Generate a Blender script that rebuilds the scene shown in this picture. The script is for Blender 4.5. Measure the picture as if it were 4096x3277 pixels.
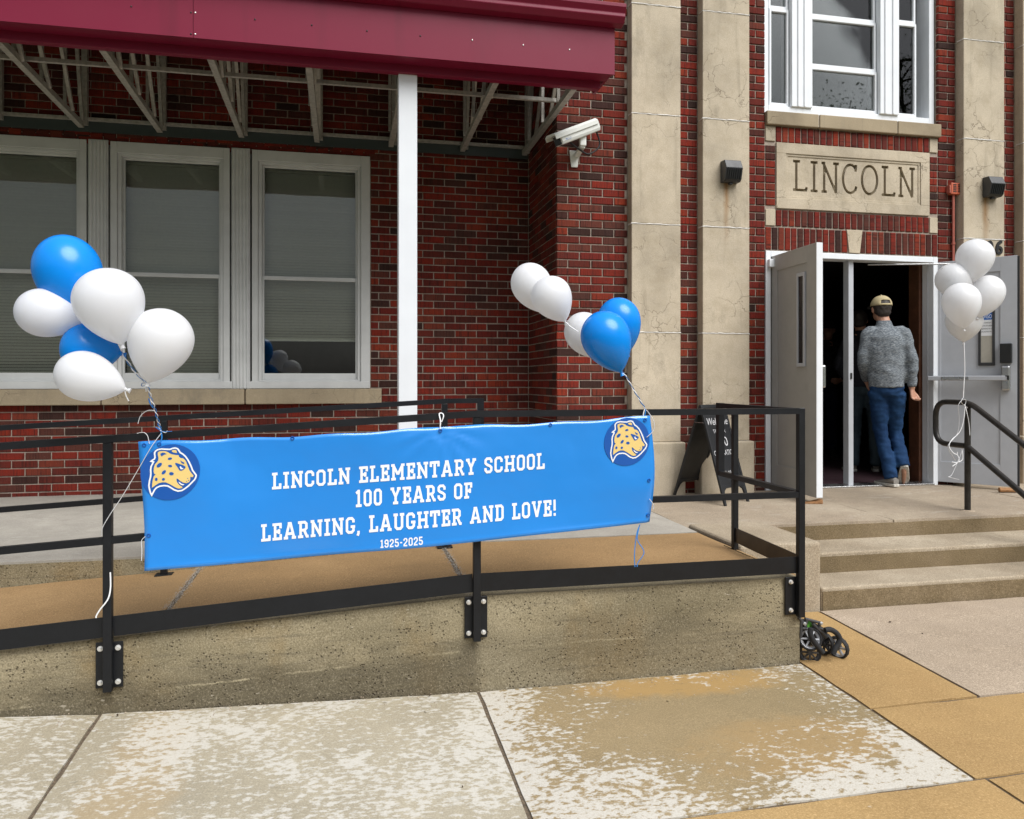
import bpy, bmesh, math, random
from mathutils import Vector, Matrix
from mathutils.geometry import tessellate_polygon

random.seed(7)
PI = math.pi
sc = bpy.context.scene
COL = sc.collection
for o in list(bpy.data.objects):
    bpy.data.objects.remove(o)

# ------------------------------------------------------------------ camera
E = 1.42                      # eye height above the lowest pavement
YAW = math.radians(12.2)
FPX, CX, HY = 3110.0, 2048.0, 1525.0
cam_d = bpy.data.cameras.new('camera')
cam = bpy.data.objects.new('camera', cam_d)
COL.objects.link(cam)
cam.location = (0, 0, E)
cam.rotation_euler = (PI/2, 0, -YAW)
cam_d.sensor_width = 36.0
cam_d.lens = 36.0*FPX/4096
cam_d.shift_y = -(1638.5-HY)/4096
cam_d.clip_start = 0.05
cam_d.clip_end = 3000
sc.camera = cam

# ------------------------------------------------------------------ sky, sun, exposure
SUN_EL, SUN_AZ = math.radians(50), math.radians(152)   # azimuth of the sun, clockwise from +Y
w = bpy.data.worlds.new('World')
sc.world = w
w.use_nodes = True
nt = w.node_tree
nt.nodes.clear()
out = nt.nodes.new('ShaderNodeOutputWorld')
bg = nt.nodes.new('ShaderNodeBackground')
sky = nt.nodes.new('ShaderNodeTexSky')
sky.sky_type = 'NISHITA'
sky.sun_disc = False
sky.sun_elevation = SUN_EL
sky.sun_rotation = SUN_AZ
sky.dust_density = 1.5
hs = nt.nodes.new('ShaderNodeHueSaturation')           # cloud deck: the blue is gone
hs.inputs['Saturation'].default_value = 0.28
tc = nt.nodes.new('ShaderNodeTexCoord')
nz = nt.nodes.new('ShaderNodeTexNoise')
nz.inputs['Scale'].default_value = 2.2
nz.inputs['Detail'].default_value = 5
mr = nt.nodes.new('ShaderNodeMapRange')
mr.inputs['From Min'].default_value = 0.3
mr.inputs['From Max'].default_value = 0.7
mr.inputs['To Min'].default_value = 0.8
mr.inputs['To Max'].default_value = 1.15
sep = nt.nodes.new('ShaderNodeSeparateXYZ')
el = nt.nodes.new('ShaderNodeMapRange')                # overcast: brighter overhead than at the horizon
el.inputs['From Min'].default_value = 0.0
el.inputs['From Max'].default_value = 1.0
el.inputs['To Min'].default_value = 0.24
el.inputs['To Max'].default_value = 2.2
m1 = nt.nodes.new('ShaderNodeMath'); m1.operation = 'MULTIPLY'
vm = nt.nodes.new('ShaderNodeVectorMath'); vm.operation = 'SCALE'
L = nt.links.new
L(tc.outputs['Generated'], nz.inputs['Vector'])
L(tc.outputs['Generated'], sep.inputs[0])
L(sep.outputs['Z'], el.inputs['Value'])
L(nz.outputs['Fac'], mr.inputs['Value'])
L(mr.outputs[0], m1.inputs[0]); L(el.outputs[0], m1.inputs[1])
L(sky.outputs[0], hs.inputs['Color'])
L(hs.outputs[0], vm.inputs[0]); L(m1.outputs[0], vm.inputs['Scale'])
L(vm.outputs[0], bg.inputs[0])
bg.inputs[1].default_value = 0.05
L(bg.outputs[0], out.inputs[0])

sd = bpy.data.lights.new('sun', 'SUN')
sd.energy = 1.5
sd.angle = math.radians(45)
sd.color = (1.0, 0.985, 0.965)
sun = bpy.data.objects.new('sun', sd)
COL.objects.link(sun)
sdir = Vector((math.sin(SUN_AZ)*math.cos(SUN_EL), math.cos(SUN_AZ)*math.cos(SUN_EL), math.sin(SUN_EL)))
sun.rotation_euler = (-sdir).to_track_quat('-Z', 'Y').to_euler()

sc.view_settings.view_transform = 'Standard'
sc.view_settings.look = 'None'
sc.view_settings.gamma = 1.0
sc.view_settings.exposure = 1.3
sc.view_settings.use_curve_mapping = False
sc.render.engine = 'CYCLES'

# ------------------------------------------------------------------ measuring helper
CY_, SY_ = math.cos(YAW), math.sin(YAW)
def at(px, py, Y):
    """point on the vertical plane at distance Y in front of the viewpoint that was measured at (px, py)"""
    u = (px-CX)/FPX
    t = Y/(CY_-u*SY_)
    return Vector((t*(SY_+u*CY_), Y, E+(HY-py)*t/FPX))
def mpp(px, Y):
    """metres per photo pixel at that place"""
    u = (px-CX)/FPX
    return Y/(CY_-u*SY_)/FPX
def proj(p):
    dx, dy, dz = p[0], p[1], p[2]-E
    t = dx*SY_+dy*CY_
    return CX+FPX*(dx*CY_-dy*SY_)/t, HY-FPX*dz/t, t

# ------------------------------------------------------------------ mesh helpers
WM = {}
def setpar(o, parent, world):
    WM[o.name] = world
    if parent: o.parent = parent; o.matrix_parent_inverse = WM[parent.name].inverted()
class MB:
    def __init__(s): s.v, s.f, s.r = [], [], []
    def add(s, vs, fs, r=None):
        n = len(s.v); s.v += [tuple(v) for v in vs]; s.f += [tuple(i+n for i in f) for f in fs]
        if r is not None: s.r += [r]*len(vs)
        return s
    def box(s, x0, x1, y0, y1, z0, z1):
        return s.add([(x0,y0,z0),(x1,y0,z0),(x1,y1,z0),(x0,y1,z0),(x0,y0,z1),(x1,y0,z1),(x1,y1,z1),(x0,y1,z1)],
                     [(0,3,2,1),(4,5,6,7),(0,1,5,4),(1,2,6,5),(2,3,7,6),(3,0,4,7)])
    def bar(s, a, b, wx, wz, up=(0,0,1)):
        """box beam from a to b, wx wide (sideways), wz tall (along up)"""
        a, b = Vector(a), Vector(b); d = (b-a).normalized(); up = Vector(up)
        sx = d.cross(up)
        if sx.length < 1e-6: sx = d.cross(Vector((0,1,0)))
        sx.normalize(); uz = sx.cross(d).normalized()
        vs = []
        for p in (a, b):
            for i, j in ((-1,-1),(1,-1),(1,1),(-1,1)): vs.append(p+sx*(i*wx/2)+uz*(j*wz/2))
        return s.add(vs, [(3,2,1,0),(4,5,6,7),(0,1,5,4),(1,2,6,5),(2,3,7,6),(3,0,4,7)])
    def tube(s, path, r, n=10, closed=False, caps=True):
        path = [Vector(p) for p in path]; m = len(path)
        rs = r if isinstance(r, (list, tuple)) else [r]*m
        rings = []; prev = None
        for i, p in enumerate(path):
            if closed: d = path[(i+1) % m]-path[i-1]
            else: d = path[min(i+1, m-1)]-path[max(i-1, 0)]
            d.normalize()
            if prev is None:
                a = Vector((0,0,1)) if abs(d.z) < .9 else Vector((0,1,0))
                x = d.cross(a).normalized()
            else:
                x = (prev-d*prev.dot(d))
                if x.length < 1e-6: x = d.cross(Vector((0,0,1)))
                x.normalize()
            prev = x; y = d.cross(x)
            rr = rs[i]
            rx, ry = rr if isinstance(rr, (list, tuple)) else (rr, rr)
            rings.append([p+x*(rx*math.cos(2*PI*k/n))+y*(ry*math.sin(2*PI*k/n)) for k in range(n)])
        vs = [v for rg in rings for v in rg]; fs = []
        for i in range(m if closed else m-1):
            j = (i+1) % m
            for k in range(n):
                k2 = (k+1) % n
                fs.append((i*n+k, i*n+k2, j*n+k2, j*n+k))
        if caps and not closed:
            fs.append(tuple(range(n-1, -1, -1))); fs.append(tuple((m-1)*n+k for k in range(n)))
        return s.add(vs, fs)
    def ell(s, path, radii, n=16):
        """loft of horizontal-ish ellipses with fixed x/y axes: radii = (rx, ry)"""
        m = len(path); vs = []; fs = []
        for p, (rx, ry) in zip(path, radii):
            for k in range(n):
                a = 2*PI*k/n; vs.append((p[0]+rx*math.cos(a), p[1]+ry*math.sin(a), p[2]))
        for i in range(m-1):
            for k in range(n):
                k2 = (k+1) % n; fs.append((i*n+k, i*n+k2, (i+1)*n+k2, (i+1)*n+k))
        fs.append(tuple(range(n-1,-1,-1))); fs.append(tuple((m-1)*n+k for k in range(n)))
        return s.add(vs, fs)
    def ball(s, c, r, n=14, rot=None):
        rx, ry, rz = r if isinstance(r, (list, tuple)) else (r, r, r)
        c = Vector(c); vs = []; fs = []; m = n//2
        for i in range(m+1):
            th = PI*(i+.0)/m
            th = min(max(th, .02), PI-.02)
            for k in range(n):
                v = Vector((rx*math.sin(th)*math.cos(2*PI*k/n), ry*math.sin(th)*math.sin(2*PI*k/n), rz*math.cos(th)))
                if rot: v = rot @ v
                vs.append(c+v)
        for i in range(m):
            for k in range(n):
                k2 = (k+1) % n; fs.append((i*n+k, (i+1)*n+k, (i+1)*n+k2, i*n+k2))
        fs.append(tuple(range(n))); fs.append(tuple(m*n+k for k in range(n-1,-1,-1)))
        return s.add(vs, fs)
    def prism(s, pts, to3, d0, d1):
        """polygon pts extruded from depth d0 to d1; to3(u, v, d) -> point"""
        n = len(pts)
        tri = tessellate_polygon([[Vector((p[0], p[1], 0)) for p in pts]])
        vs = [to3(p[0], p[1], d0) for p in pts]+[to3(p[0], p[1], d1) for p in pts]
        fs = [tuple(t) for t in tri]+[tuple(i+n for i in reversed(t)) for t in tri]
        fs += [(i, i+n, (i+1) % n+n, (i+1) % n) for i in range(n)]
        return s.add(vs, fs)
    def flat(s, pts, to3):
        tri = tessellate_polygon([[Vector((p[0], p[1], 0)) for p in pts]])
        return s.add([to3(p[0], p[1]) for p in pts], [tuple(t) for t in tri])
    def mesh(s, name, mat=None, smooth=None):
        me = bpy.data.meshes.new(name); me.from_pydata(s.v, [], s.f); me.update()
        if s.r and len(s.r) == len(s.v):
            a = me.attributes.new('rnd', 'FLOAT', 'POINT'); a.data.foreach_set('value', s.r)
        bm = bmesh.new(); bm.from_mesh(me); bmesh.ops.recalc_face_normals(bm, faces=bm.faces); bm.to_mesh(me); bm.free()
        if mat: me.materials.append(mat)
        if smooth:
            for p in me.polygons: p.use_smooth = True
            me.set_sharp_from_angle(angle=math.radians(smooth))
        return me
    def build(s, name, mat, parent=None, smooth=None, bev=0, seg=2, **props):
        o = bpy.data.objects.new(name, s.mesh(name, mat, smooth)); COL.objects.link(o)
        setpar(o, parent, Matrix())
        if bev:
            b = o.modifiers.new('bevel', 'BEVEL'); b.width = bev; b.segments = seg; b.limit_method = 'ANGLE'; b.angle_limit = math.radians(35)
        for k, v in props.items(): o[k] = v
        return o
def empty(name, loc=(0,0,0), **props):
    o = bpy.data.objects.new(name, None); COL.objects.link(o); o.location = loc; o.empty_display_size = .1
    setpar(o, None, Matrix.Translation(loc))
    for k, v in props.items(): o[k] = v
    return o
def link(name, me, parent=None, loc=(0,0,0), rot=(0,0,0), scale=(1,1,1), **props):
    o = bpy.data.objects.new(name, me); COL.objects.link(o)
    o.location = loc; o.rotation_euler = rot; o.scale = scale
    setpar(o, parent, Matrix.LocRotScale(Vector(loc), __import__('mathutils').Euler(rot), Vector(scale)))
    for k, v in props.items(): o[k] = v
    return o
def tag(o, label, category, group=None):
    o['label'] = label; o['category'] = category
    if group: o['group'] = group
    return o
def smoothpath(pts, n=6):
    pts = [Vector(p) for p in pts]; P = [pts[0]]+pts+[pts[-1]]; r = []
    for i in range(1, len(P)-2):
        for k in range(n):
            t = k/n; a, b, c, d = P[i-1], P[i], P[i+1], P[i+2]
            r.append(.5*((2*b)+(c-a)*t+(2*a-5*b+4*c-d)*t*t+(3*b-a-3*c+d)*t**3))
    r.append(P[-2]); return r
def text_poly(body, size, align='LEFT', shear=0):
    cu = bpy.data.curves.new('t', 'FONT'); cu.body = body; cu.size = size; cu.align_x = align; cu.shear = shear; cu.resolution_u = 3
    o = bpy.data.objects.new('t', cu); COL.objects.link(o)
    dg = bpy.context.evaluated_depsgraph_get(); me = o.evaluated_get(dg).to_mesh()
    vs = [v.co.copy() for v in me.vertices]; fs = [tuple(p.vertices) for p in me.polygons]
    o.evaluated_get(dg).to_mesh_clear(); bpy.data.objects.remove(o); bpy.data.curves.remove(cu)
    return vs, fs

# ------------------------------------------------------------------ material helpers
class NT:
    def __init__(s, name):
        s.m = bpy.data.materials.new(name); s.m.use_nodes = True; s.t = s.m.node_tree
        s.t.nodes.clear(); s.o = s.n('ShaderNodeOutputMaterial'); s.b = s.n('ShaderNodeBsdfPrincipled')
        s.t.links.new(s.b.outputs[0], s.o.inputs[0]); s._pos = None
    def n(s, typ, **kw):
        nd = s.t.nodes.new(typ)
        for k, v in kw.items(): setattr(nd, k, v)
        return nd
    def inp(s, sock, val):
        if val is None: return
        if hasattr(val, 'default_value') or hasattr(val, 'is_linked'): s.t.links.new(val, sock)
        else:
            if isinstance(val, (tuple, list)) and len(val) == 3 and sock.type == 'RGBA': val = (*val, 1)
            sock.default_value = val
    def pos(s):
        if s._pos is None: s._pos = s.n('ShaderNodeNewGeometry').outputs['Position']
        return s._pos
    def vec(s, scale=(1,1,1), off=(0,0,0)):
        mp = s.n('ShaderNodeMapping'); s.inp(mp.inputs[0], s.pos())
        mp.inputs['Scale'].default_value = scale; mp.inputs['Location'].default_value = off; return mp.outputs[0]
    def noise(s, scale=5, detail=4, rough=.55, vec=None, dist=0):
        nd = s.n('ShaderNodeTexNoise'); s.inp(nd.inputs['Vector'], vec if vec is not None else s.pos())
        nd.inputs['Scale'].default_value = scale; nd.inputs['Detail'].default_value = detail; nd.inputs['Roughness'].default_value = rough
        nd.inputs['Distortion'].default_value = dist; return nd.outputs['Fac']
    def voro(s, scale=5, feature='F1', vec=None, out='Distance', rnd=1.0):
        nd = s.n('ShaderNodeTexVoronoi', feature=feature); s.inp(nd.inputs['Vector'], vec if vec is not None else s.pos())
        nd.inputs['Scale'].default_value = scale; nd.inputs['Randomness'].default_value = rnd; return nd.outputs[out]
    def ramp(s, fac, stops, interp='LINEAR'):
        nd = s.n('ShaderNodeValToRGB'); cr = nd.color_ramp; cr.interpolation = interp
        while len(cr.elements) > 1: cr.elements.remove(cr.elements[-1])
        first = True
        for p, c in stops:
            if isinstance(c, (int, float)): c = (c, c, c)
            e = cr.elements[0] if first else cr.elements.new(p)
            e.position = p; e.color = (*c, 1); first = False
        s.inp(nd.inputs[0], fac); return nd.outputs[0]
    def mix(s, fac, a, b, mode='MIX'):
        nd = s.n('ShaderNodeMix', data_type='RGBA', blend_type=mode); s.inp(nd.inputs[0], fac); s.inp(nd.inputs[6], a); s.inp(nd.inputs[7], b)
        return nd.outputs[2]
    def math(s, op, a, b=None, clamp=False):
        nd = s.n('ShaderNodeMath', operation=op, use_clamp=clamp); s.inp(nd.inputs[0], a)
        if b is not None: s.inp(nd.inputs[1], b)
        return nd.outputs[0]
    def mapr(s, v, a, b, c=0., d=1., clamp=True, smooth=False):
        nd = s.n('ShaderNodeMapRange', clamp=clamp)
        if smooth: nd.interpolation_type = 'SMOOTHSTEP'
        s.inp(nd.inputs['Value'], v); nd.inputs['From Min'].default_value = a; nd.inputs['From Max'].default_value = b
        nd.inputs['To Min'].default_value = c; nd.inputs['To Max'].default_value = d; return nd.outputs[0]
    def xyz(s):
        nd = s.n('ShaderNodeSeparateXYZ'); s.inp(nd.inputs[0], s.pos()); return nd.outputs
    def bump(s, h, strength=.3, dist=.002, normal=None):
        nd = s.n('ShaderNodeBump'); nd.inputs['Strength'].default_value = strength; nd.inputs['Distance'].default_value = dist
        s.inp(nd.inputs['Height'], h)
        if normal is not None: s.inp(nd.inputs['Normal'], normal)
        return nd.outputs[0]
    def set(s, base=None, rough=None, normal=None, metal=None, spec=None, **kw):
        b = s.b
        s.inp(b.inputs['Base Color'], base); s.inp(b.inputs['Roughness'], rough); s.inp(b.inputs['Normal'], normal)
        s.inp(b.inputs['Metallic'], metal); s.inp(b.inputs['Specular IOR Level'], spec)
        for k, v in kw.items(): s.inp(b.inputs[k], v)
        return s.m
def plain(name, c, rough=.5, metal=0., spec=.5, grain=0.0, gscale=40, bmp=0.0, wear=None):
    t = NT(name); base = c
    if grain:
        n = t.noise(gscale, 5, .6)
        base = t.mix(t.mapr(n, .3, .7), [x*(1-grain) for x in c], [min(1, x*(1+grain)) for x in c])
    if wear:
        n2 = t.noise(6, 6, .65); base = t.mix(t.mapr(n2, .52, .72), base, wear)
    nm = t.bump(t.noise(gscale*4, 3), bmp, .001) if bmp else None
    return t.set(base, t.mapr(t.noise(9, 4), .3, .7, max(0, rough-.07), min(1, rough+.07)), nm, metal, spec)

def m_brick(name, groove=(75, 75, 5)):
    t = NT(name)
    a = t.n('ShaderNodeAttribute', attribute_name='rnd').outputs['Fac']
    col = t.ramp(a, [(0, (.030,.017,.014)), (.06, (.055,.021,.016)), (.12, (.085,.019,.013)), (.25, (.125,.020,.013)), (.5, (.165,.018,.012)),
                     (.68, (.215,.022,.011)), (.8, (.25,.036,.015)), (.9, (.12,.034,.023)), (1, (.07,.028,.021))])
    v = t.vec(groove)
    g = t.noise(1.0, 3, .6, v)
    blot = t.noise(14, 4, .6)
    col = t.mix(t.mapr(blot, .35, .75, 0, .7), col, t.mix(.5, col, (.05,.03,.028)))
    col = t.mix(t.mapr(g, .30, .5, .65, 0), col, (.018,.010,.009))
    soot = t.noise(.9, 5, .65)
    col = t.mix(t.mapr(soot, .46, .68, 0, .4), col, (.045,.014,.011))
    sp = t.noise(160, 2, .5)
    col = t.mix(t.mapr(sp, .68, .78, 0, .35), col, (.32,.25,.2))
    h = t.math('ADD', t.math('MULTIPLY', g, 1.0), t.math('MULTIPLY', t.noise(120, 4), .4))
    return t.set(col, .86, t.bump(h, .9, .004), 0, .15)
def m_mortar():
    t = NT('mortar')
    n = t.noise(30, 6, .65); n2 = t.noise(3, 4)
    col = t.ramp(n, [(.25, (.22,.18,.145)), (.5, (.38,.32,.265)), (.8, (.48,.42,.36))])
    col = t.mix(t.mapr(n2, .4, .7, 0, .5), col, (.2,.15,.12))
    return t.set(col, .95, t.bump(t.noise(90, 5), .6, .003), 0, .2)
def m_stone(name, streak=None, base=(.53,.46,.35), crack=.62, dark=0.0):
    t = NT(name); x = t.xyz()
    big = t.noise(1.8, 6, .6); med = t.noise(9, 5, .6); fine = t.noise(110, 5, .8)
    b2 = [c*.72 for c in base]; b3 = [min(1, c*1.18) for c in base]
    col = t.ramp(big, [(.3, b2), (.48, base), (.7, b3)])
    col = t.mix(t.mapr(med, .45, .75, 0, .45), col, (.38,.315,.215))
    grey = t.noise(3.2, 6, .7, t.vec((1,1,.45), (3,1,7)))
    col = t.mix(t.mapr(grey, .56, .72, 0, .55+dark), col, (.215,.19,.145))
    col = t.mix(t.mapr(fine, .36, .62, .32, 0), col, (.2,.155,.1))
    col = t.mix(t.mapr(fine, .62, .74, 0, .45), col, (.66,.60,.49))
    rain = t.noise(1.0, 5, .6, t.vec((14,14,.9)))
    col = t.mix(t.mapr(rain, .56, .75, 0, .4), col, (.24,.205,.15))
    wv = t.n('ShaderNodeVectorMath', operation='ADD'); t.inp(wv.inputs[0], t.pos())
    nn = t.n('ShaderNodeTexNoise'); t.inp(nn.inputs['Vector'], t.pos()); nn.inputs['Scale'].default_value = 7; nn.inputs['Detail'].default_value = 5
    sc2 = t.n('ShaderNodeVectorMath', operation='SCALE'); t.inp(sc2.inputs[0], nn.outputs['Color']); sc2.inputs['Scale'].default_value = .22
    t.inp(wv.inputs[1], sc2.outputs[0])
    v = t.voro(4.6, 'DISTANCE_TO_EDGE', wv.outputs[0])
    msk = t.mapr(t.noise(1.6, 3, .5, t.vec((1,1,1), (9,4,2))), .50, .62)
    cr = t.math('MULTIPLY', t.mapr(v, .004, .012, 1, 0), msk)
    col = t.mix(t.math('MULTIPLY', cr, crack), col, (.12,.09,.06))
    if streak:
        sx, z1, z0, wd = streak
        ax = t.math('ABSOLUTE', t.math('SUBTRACT', t.math('ADD', x[0], t.math('MULTIPLY', t.math('SUBTRACT', t.noise(6,3), .5), .05)), sx))
        s1 = t.math('MULTIPLY', t.mapr(ax, .004, wd, 1, 0), t.mapr(x[2], z0, z1, 0, 1))
        s1 = t.math('MULTIPLY', s1, t.math('LESS_THAN', x[2], z1+.02))
        col = t.mix(t.math('MULTIPLY', s1, .8), col, (.26,.125,.03))
    h = t.math('ADD', t.math('MULTIPLY', fine, .6), t.math('SUBTRACT', t.math('MULTIPLY', t.noise(70, 4), .6), t.math('MULTIPLY', cr, 1.5)))
    return t.set(col, .92, t.bump(h, .55, .003), 0, .25)
def m_conc(name, c1, c2, c3, white=0.0, wthr=.5, pits=.3, speck=.5, patch=3.0, wscale=26, aniso=(1,1,1), wmask=None, stain=None):
    """weathered concrete: three tones, pits, aggregate specks, white bloom"""
    t = NT(name)
    big = t.noise(patch*.35, 6, .6); med = t.noise(patch*2.2, 6, .65)
    col = t.ramp(big, [(.3, c1), (.5, c2), (.7, c3)])
    col = t.mix(t.mapr(med, .4, .75, 0, .55), col, [x*.72 for x in c2])
    f = t.noise(150, 5, .8)
    col = t.mix(t.mapr(f, .36, .52, .85*speck, 0), col, [x*.36 for x in c1])
    col = t.mix(t.mapr(f, .54, .66, 0, .8*speck), col, [min(1, x*1.7+.06) for x in c3])
    if stain:
        for (sx, sy, rx, ry, cc, am) in stain:
            xx = t.xyz(); n = t.noise(4.5, 5, .65)
            dx = t.math('DIVIDE', t.math('SUBTRACT', xx[0], sx), rx); dy = t.math('DIVIDE', t.math('SUBTRACT', xx[1], sy), ry)
            d = t.math('SQRT', t.math('ADD', t.math('MULTIPLY', dx, dx), t.math('MULTIPLY', dy, dy)))
            d = t.math('ADD', d, t.math('MULTIPLY', t.math('SUBTRACT', n, .5), 1.5))
            col = t.mix(t.mapr(d, .55, 1.15, am, 0, smooth=True), col, cc)
    if white:
        wn = t.noise(wscale, 4, .62, t.vec(aniso)); wl = t.noise(2.6, 6, .68, t.vec((1,1,1), (5,2,0)))
        th = t.math('ADD', t.math('MULTIPLY', wl, .7), t.math('MULTIPLY', wn, .9))
        if wmask: th = t.math('ADD', th, wmask(t))
        wf = t.mapr(th, wthr+.29, wthr+.385, 0, white)
        wf = t.math('MULTIPLY', wf, t.mapr(t.noise(180, 3), .25, .55, .55, 1))
        col = t.mix(wf, col, (.56,.535,.475))
        ds = t.noise(30, 5, .7, t.vec((.5,1.1,1), (3,8,0)))
        col = t.mix(t.mapr(ds, .60, .70, 0, .55), col, [x*.62 for x in c2])
    pv = t.voro(85, 'F1'); pit = t.mapr(pv, .10, .26, 1, 0)
    pit = t.math('MULTIPLY', pit, t.mapr(t.noise(40, 2), .48, .58))
    if pits: col = t.mix(t.math('MULTIPLY', pit, pits), col, [x*.25 for x in c1])
    h = t.math('SUBTRACT', t.math('ADD', t.math('MULTIPLY', f, .5), t.math('MULTIPLY', t.noise(60, 5), .7)), t.math('MULTIPLY', pit, pits*2))
    return t.set(col, .9, t.bump(h, .5, .003), 0, .3)

M = {}
M['brick'] = m_brick('brick_red')
M['soldier'] = m_brick('brick_soldier', (6, 75, 60))
M['mortar'] = m_mortar()
M['stone'] = m_stone('limestone')
M['sill'] = m_stone('limestone_sill', base=(.36,.295,.20), dark=.2)
M['joint_white'] = plain('white_joint_sealant', (.72,.70,.66), .8, grain=.15, bmp=.3)
M['white'] = plain('white_vinyl_frame', (.76,.79,.82), .42, grain=.04, gscale=6)
M['trim'] = plain('weathered_white_trim', (.60,.61,.60), .5, grain=.08, gscale=5)
M['postwhite'] = plain('white_post_paint', (.74,.77,.80), .4, grain=.03, gscale=4)
M['black'] = plain('black_painted_steel', (.008,.009,.011), .42, spec=.35, grain=.15, gscale=60)
M['bronze'] = plain('dark_bronze_pipe', (.032,.029,.026), .36, metal=.35, grain=.3, gscale=25)
M['maroon'] = None
M['grey_door'] = plain('grey_door_paint', (.46,.48,.51), .42, grain=.05, gscale=8)
M['grey_door_out'] = plain('warm_grey_door_paint', (.38,.375,.35), .5, grain=.05, gscale=8)
M['galv'] = plain('galvanised_steel', (.42,.40,.36), .5, metal=.25, grain=.25, gscale=30)
M['steel'] = plain('brushed_steel', (.5,.5,.5), .28, metal=.95, grain=.1)
M['zinc'] = plain('zinc_bolt', (.72,.72,.70), .35, metal=.6)
M['rubber'] = plain('black_rubber', (.012,.012,.013), .75, grain=.2)
M['blackp'] = plain('black_plastic', (.012,.013,.014), .4)
M['foam'] = plain('black_foam_grip', (.016,.017,.019), .85, grain=.2, gscale=120, bmp=.4)
M['silver'] = plain('silver_plastic', (.55,.56,.58), .3, metal=.3)
M['dgrey'] = plain('dark_grey_plastic', (.05,.05,.052), .45)
M['green'] = plain('green_fabric', (.05,.22,.012), .8)
M['cambody'] = plain('camera_housing_white', (.68,.70,.66), .4, grain=.05, gscale=10)
M['orange'] = plain('alarm_orange_red', (.46,.10,.045), .5, grain=.1)
M['conduit'] = plain('red_conduit', (.42,.12,.085), .5, grain=.15)
M['lampbronze'] = plain('dark_bronze_housing', (.035,.036,.038), .42, grain=.1)
M['wood'] = plain('raw_wood', (.30,.15,.06), .8, grain=.35, gscale=20, bmp=.3)
M['darkwood'] = plain('dark_wood_panel', (.10,.04,.02), .5, grain=.3, gscale=12)
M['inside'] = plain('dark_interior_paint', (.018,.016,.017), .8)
M['mat'] = plain('maroon_entry_mat', (.03,.008,.014), .95, grain=.3, gscale=80)
M['ribw'] = plain('white_ribbon', (.80,.81,.82), .4)
M['ribb'] = plain('blue_ribbon', (.02,.20,.58), .35)
M['ink_white'] = plain('white_print', (.82,.84,.86), .45)
M['ink_navy'] = plain('navy_print', (.006,.085,.37), .42)
M['ink_gold'] = plain('gold_print', (.76,.56,.20), .45)
M['ink_black'] = plain('black_print', (.012,.012,.012), .5)
M['chalkboard'] = plain('black_chalkboard', (.010,.011,.013), .5, grain=.15)
M['chalk'] = plain('white_chalk', (.52,.52,.53), .9)
M['blind'] = plain('grey_blind_slat', (.72,.71,.64), .6, grain=.05)
M['grass'] = plain('lawn_grass', (.055,.09,.025), .95, grain=.4, gscale=12)
M['asphalt'] = plain('asphalt', (.05,.05,.05), .95, grain=.3, gscale=30)
M['dirt'] = plain('joint_dirt', (.115,.085,.055), .98, grain=.5, gscale=90, bmp=.8)

def m_glass(name, tint=(.9,.92,.9)):
    t = NT(name); t.t.nodes.remove(t.b)
    tr = t.n('ShaderNodeBsdfTransparent'); tr.inputs[0].default_value = (*tint, 1)
    gl = t.n('ShaderNodeBsdfGlossy'); gl.inputs['Roughness'].default_value = .012
    t.inp(gl.inputs['Normal'], t.bump(t.noise(1.3, 2), .08, .02))
    fr = t.n('ShaderNodeFresnel'); fr.inputs[0].default_value = 1.5
    f2 = t.math('MULTIPLY', fr.outputs[0], 1.7, clamp=True)
    mx = t.n('ShaderNodeMixShader'); t.inp(mx.inputs[0], f2); t.inp(mx.inputs[1], tr.outputs[0]); t.inp(mx.inputs[2], gl.outputs[0])
    t.t.links.new(mx.outputs[0], t.o.inputs[0]); return t.m
M['glass'] = m_glass('window_glass')
def m_balloon(name, c, r, tr):
    t = NT(name); t.set(c, r, None, 0, .5)
    tl_ = t.n('ShaderNodeBsdfTranslucent'); tl_.inputs[0].default_value = (*c, 1)
    mx = t.n('ShaderNodeMixShader'); mx.inputs[0].default_value = tr
    t.inp(mx.inputs[1], t.b.outputs[0]); t.inp(mx.inputs[2], tl_.outputs[0]); t.t.links.new(mx.outputs[0], t.o.inputs[0]); return t.m
M['bal_white'] = m_balloon('white_latex', (.90,.91,.925), .32, .38)
M['bal_blue'] = m_balloon('blue_pearl_latex', (.0005,.27,.86), .24, .12)
t = NT('maroon_painted_sheet'); x = t.xyz()
drip = t.noise(1.0, 3, .5, t.vec((5, 1, .5)))
c = t.mix(t.mapr(drip, .58, .75, 0, .4), (.185,.007,.032), (.10,.005,.018))
M['maroon'] = t.set(c, t.mapr(t.noise(3, 4), .3, .7, .40, .52), None, 0, .3)
t = NT('banner_vinyl')
M['vinyl'] = t.set((.018,.235,.70), t.mapr(t.noise(4, 3), .3, .7, .14, .24), t.bump(t.noise(2.4, 3, .45), .8, .02), 0, .6, **{'Coat Weight': .6, 'Coat Roughness': .12})

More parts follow.
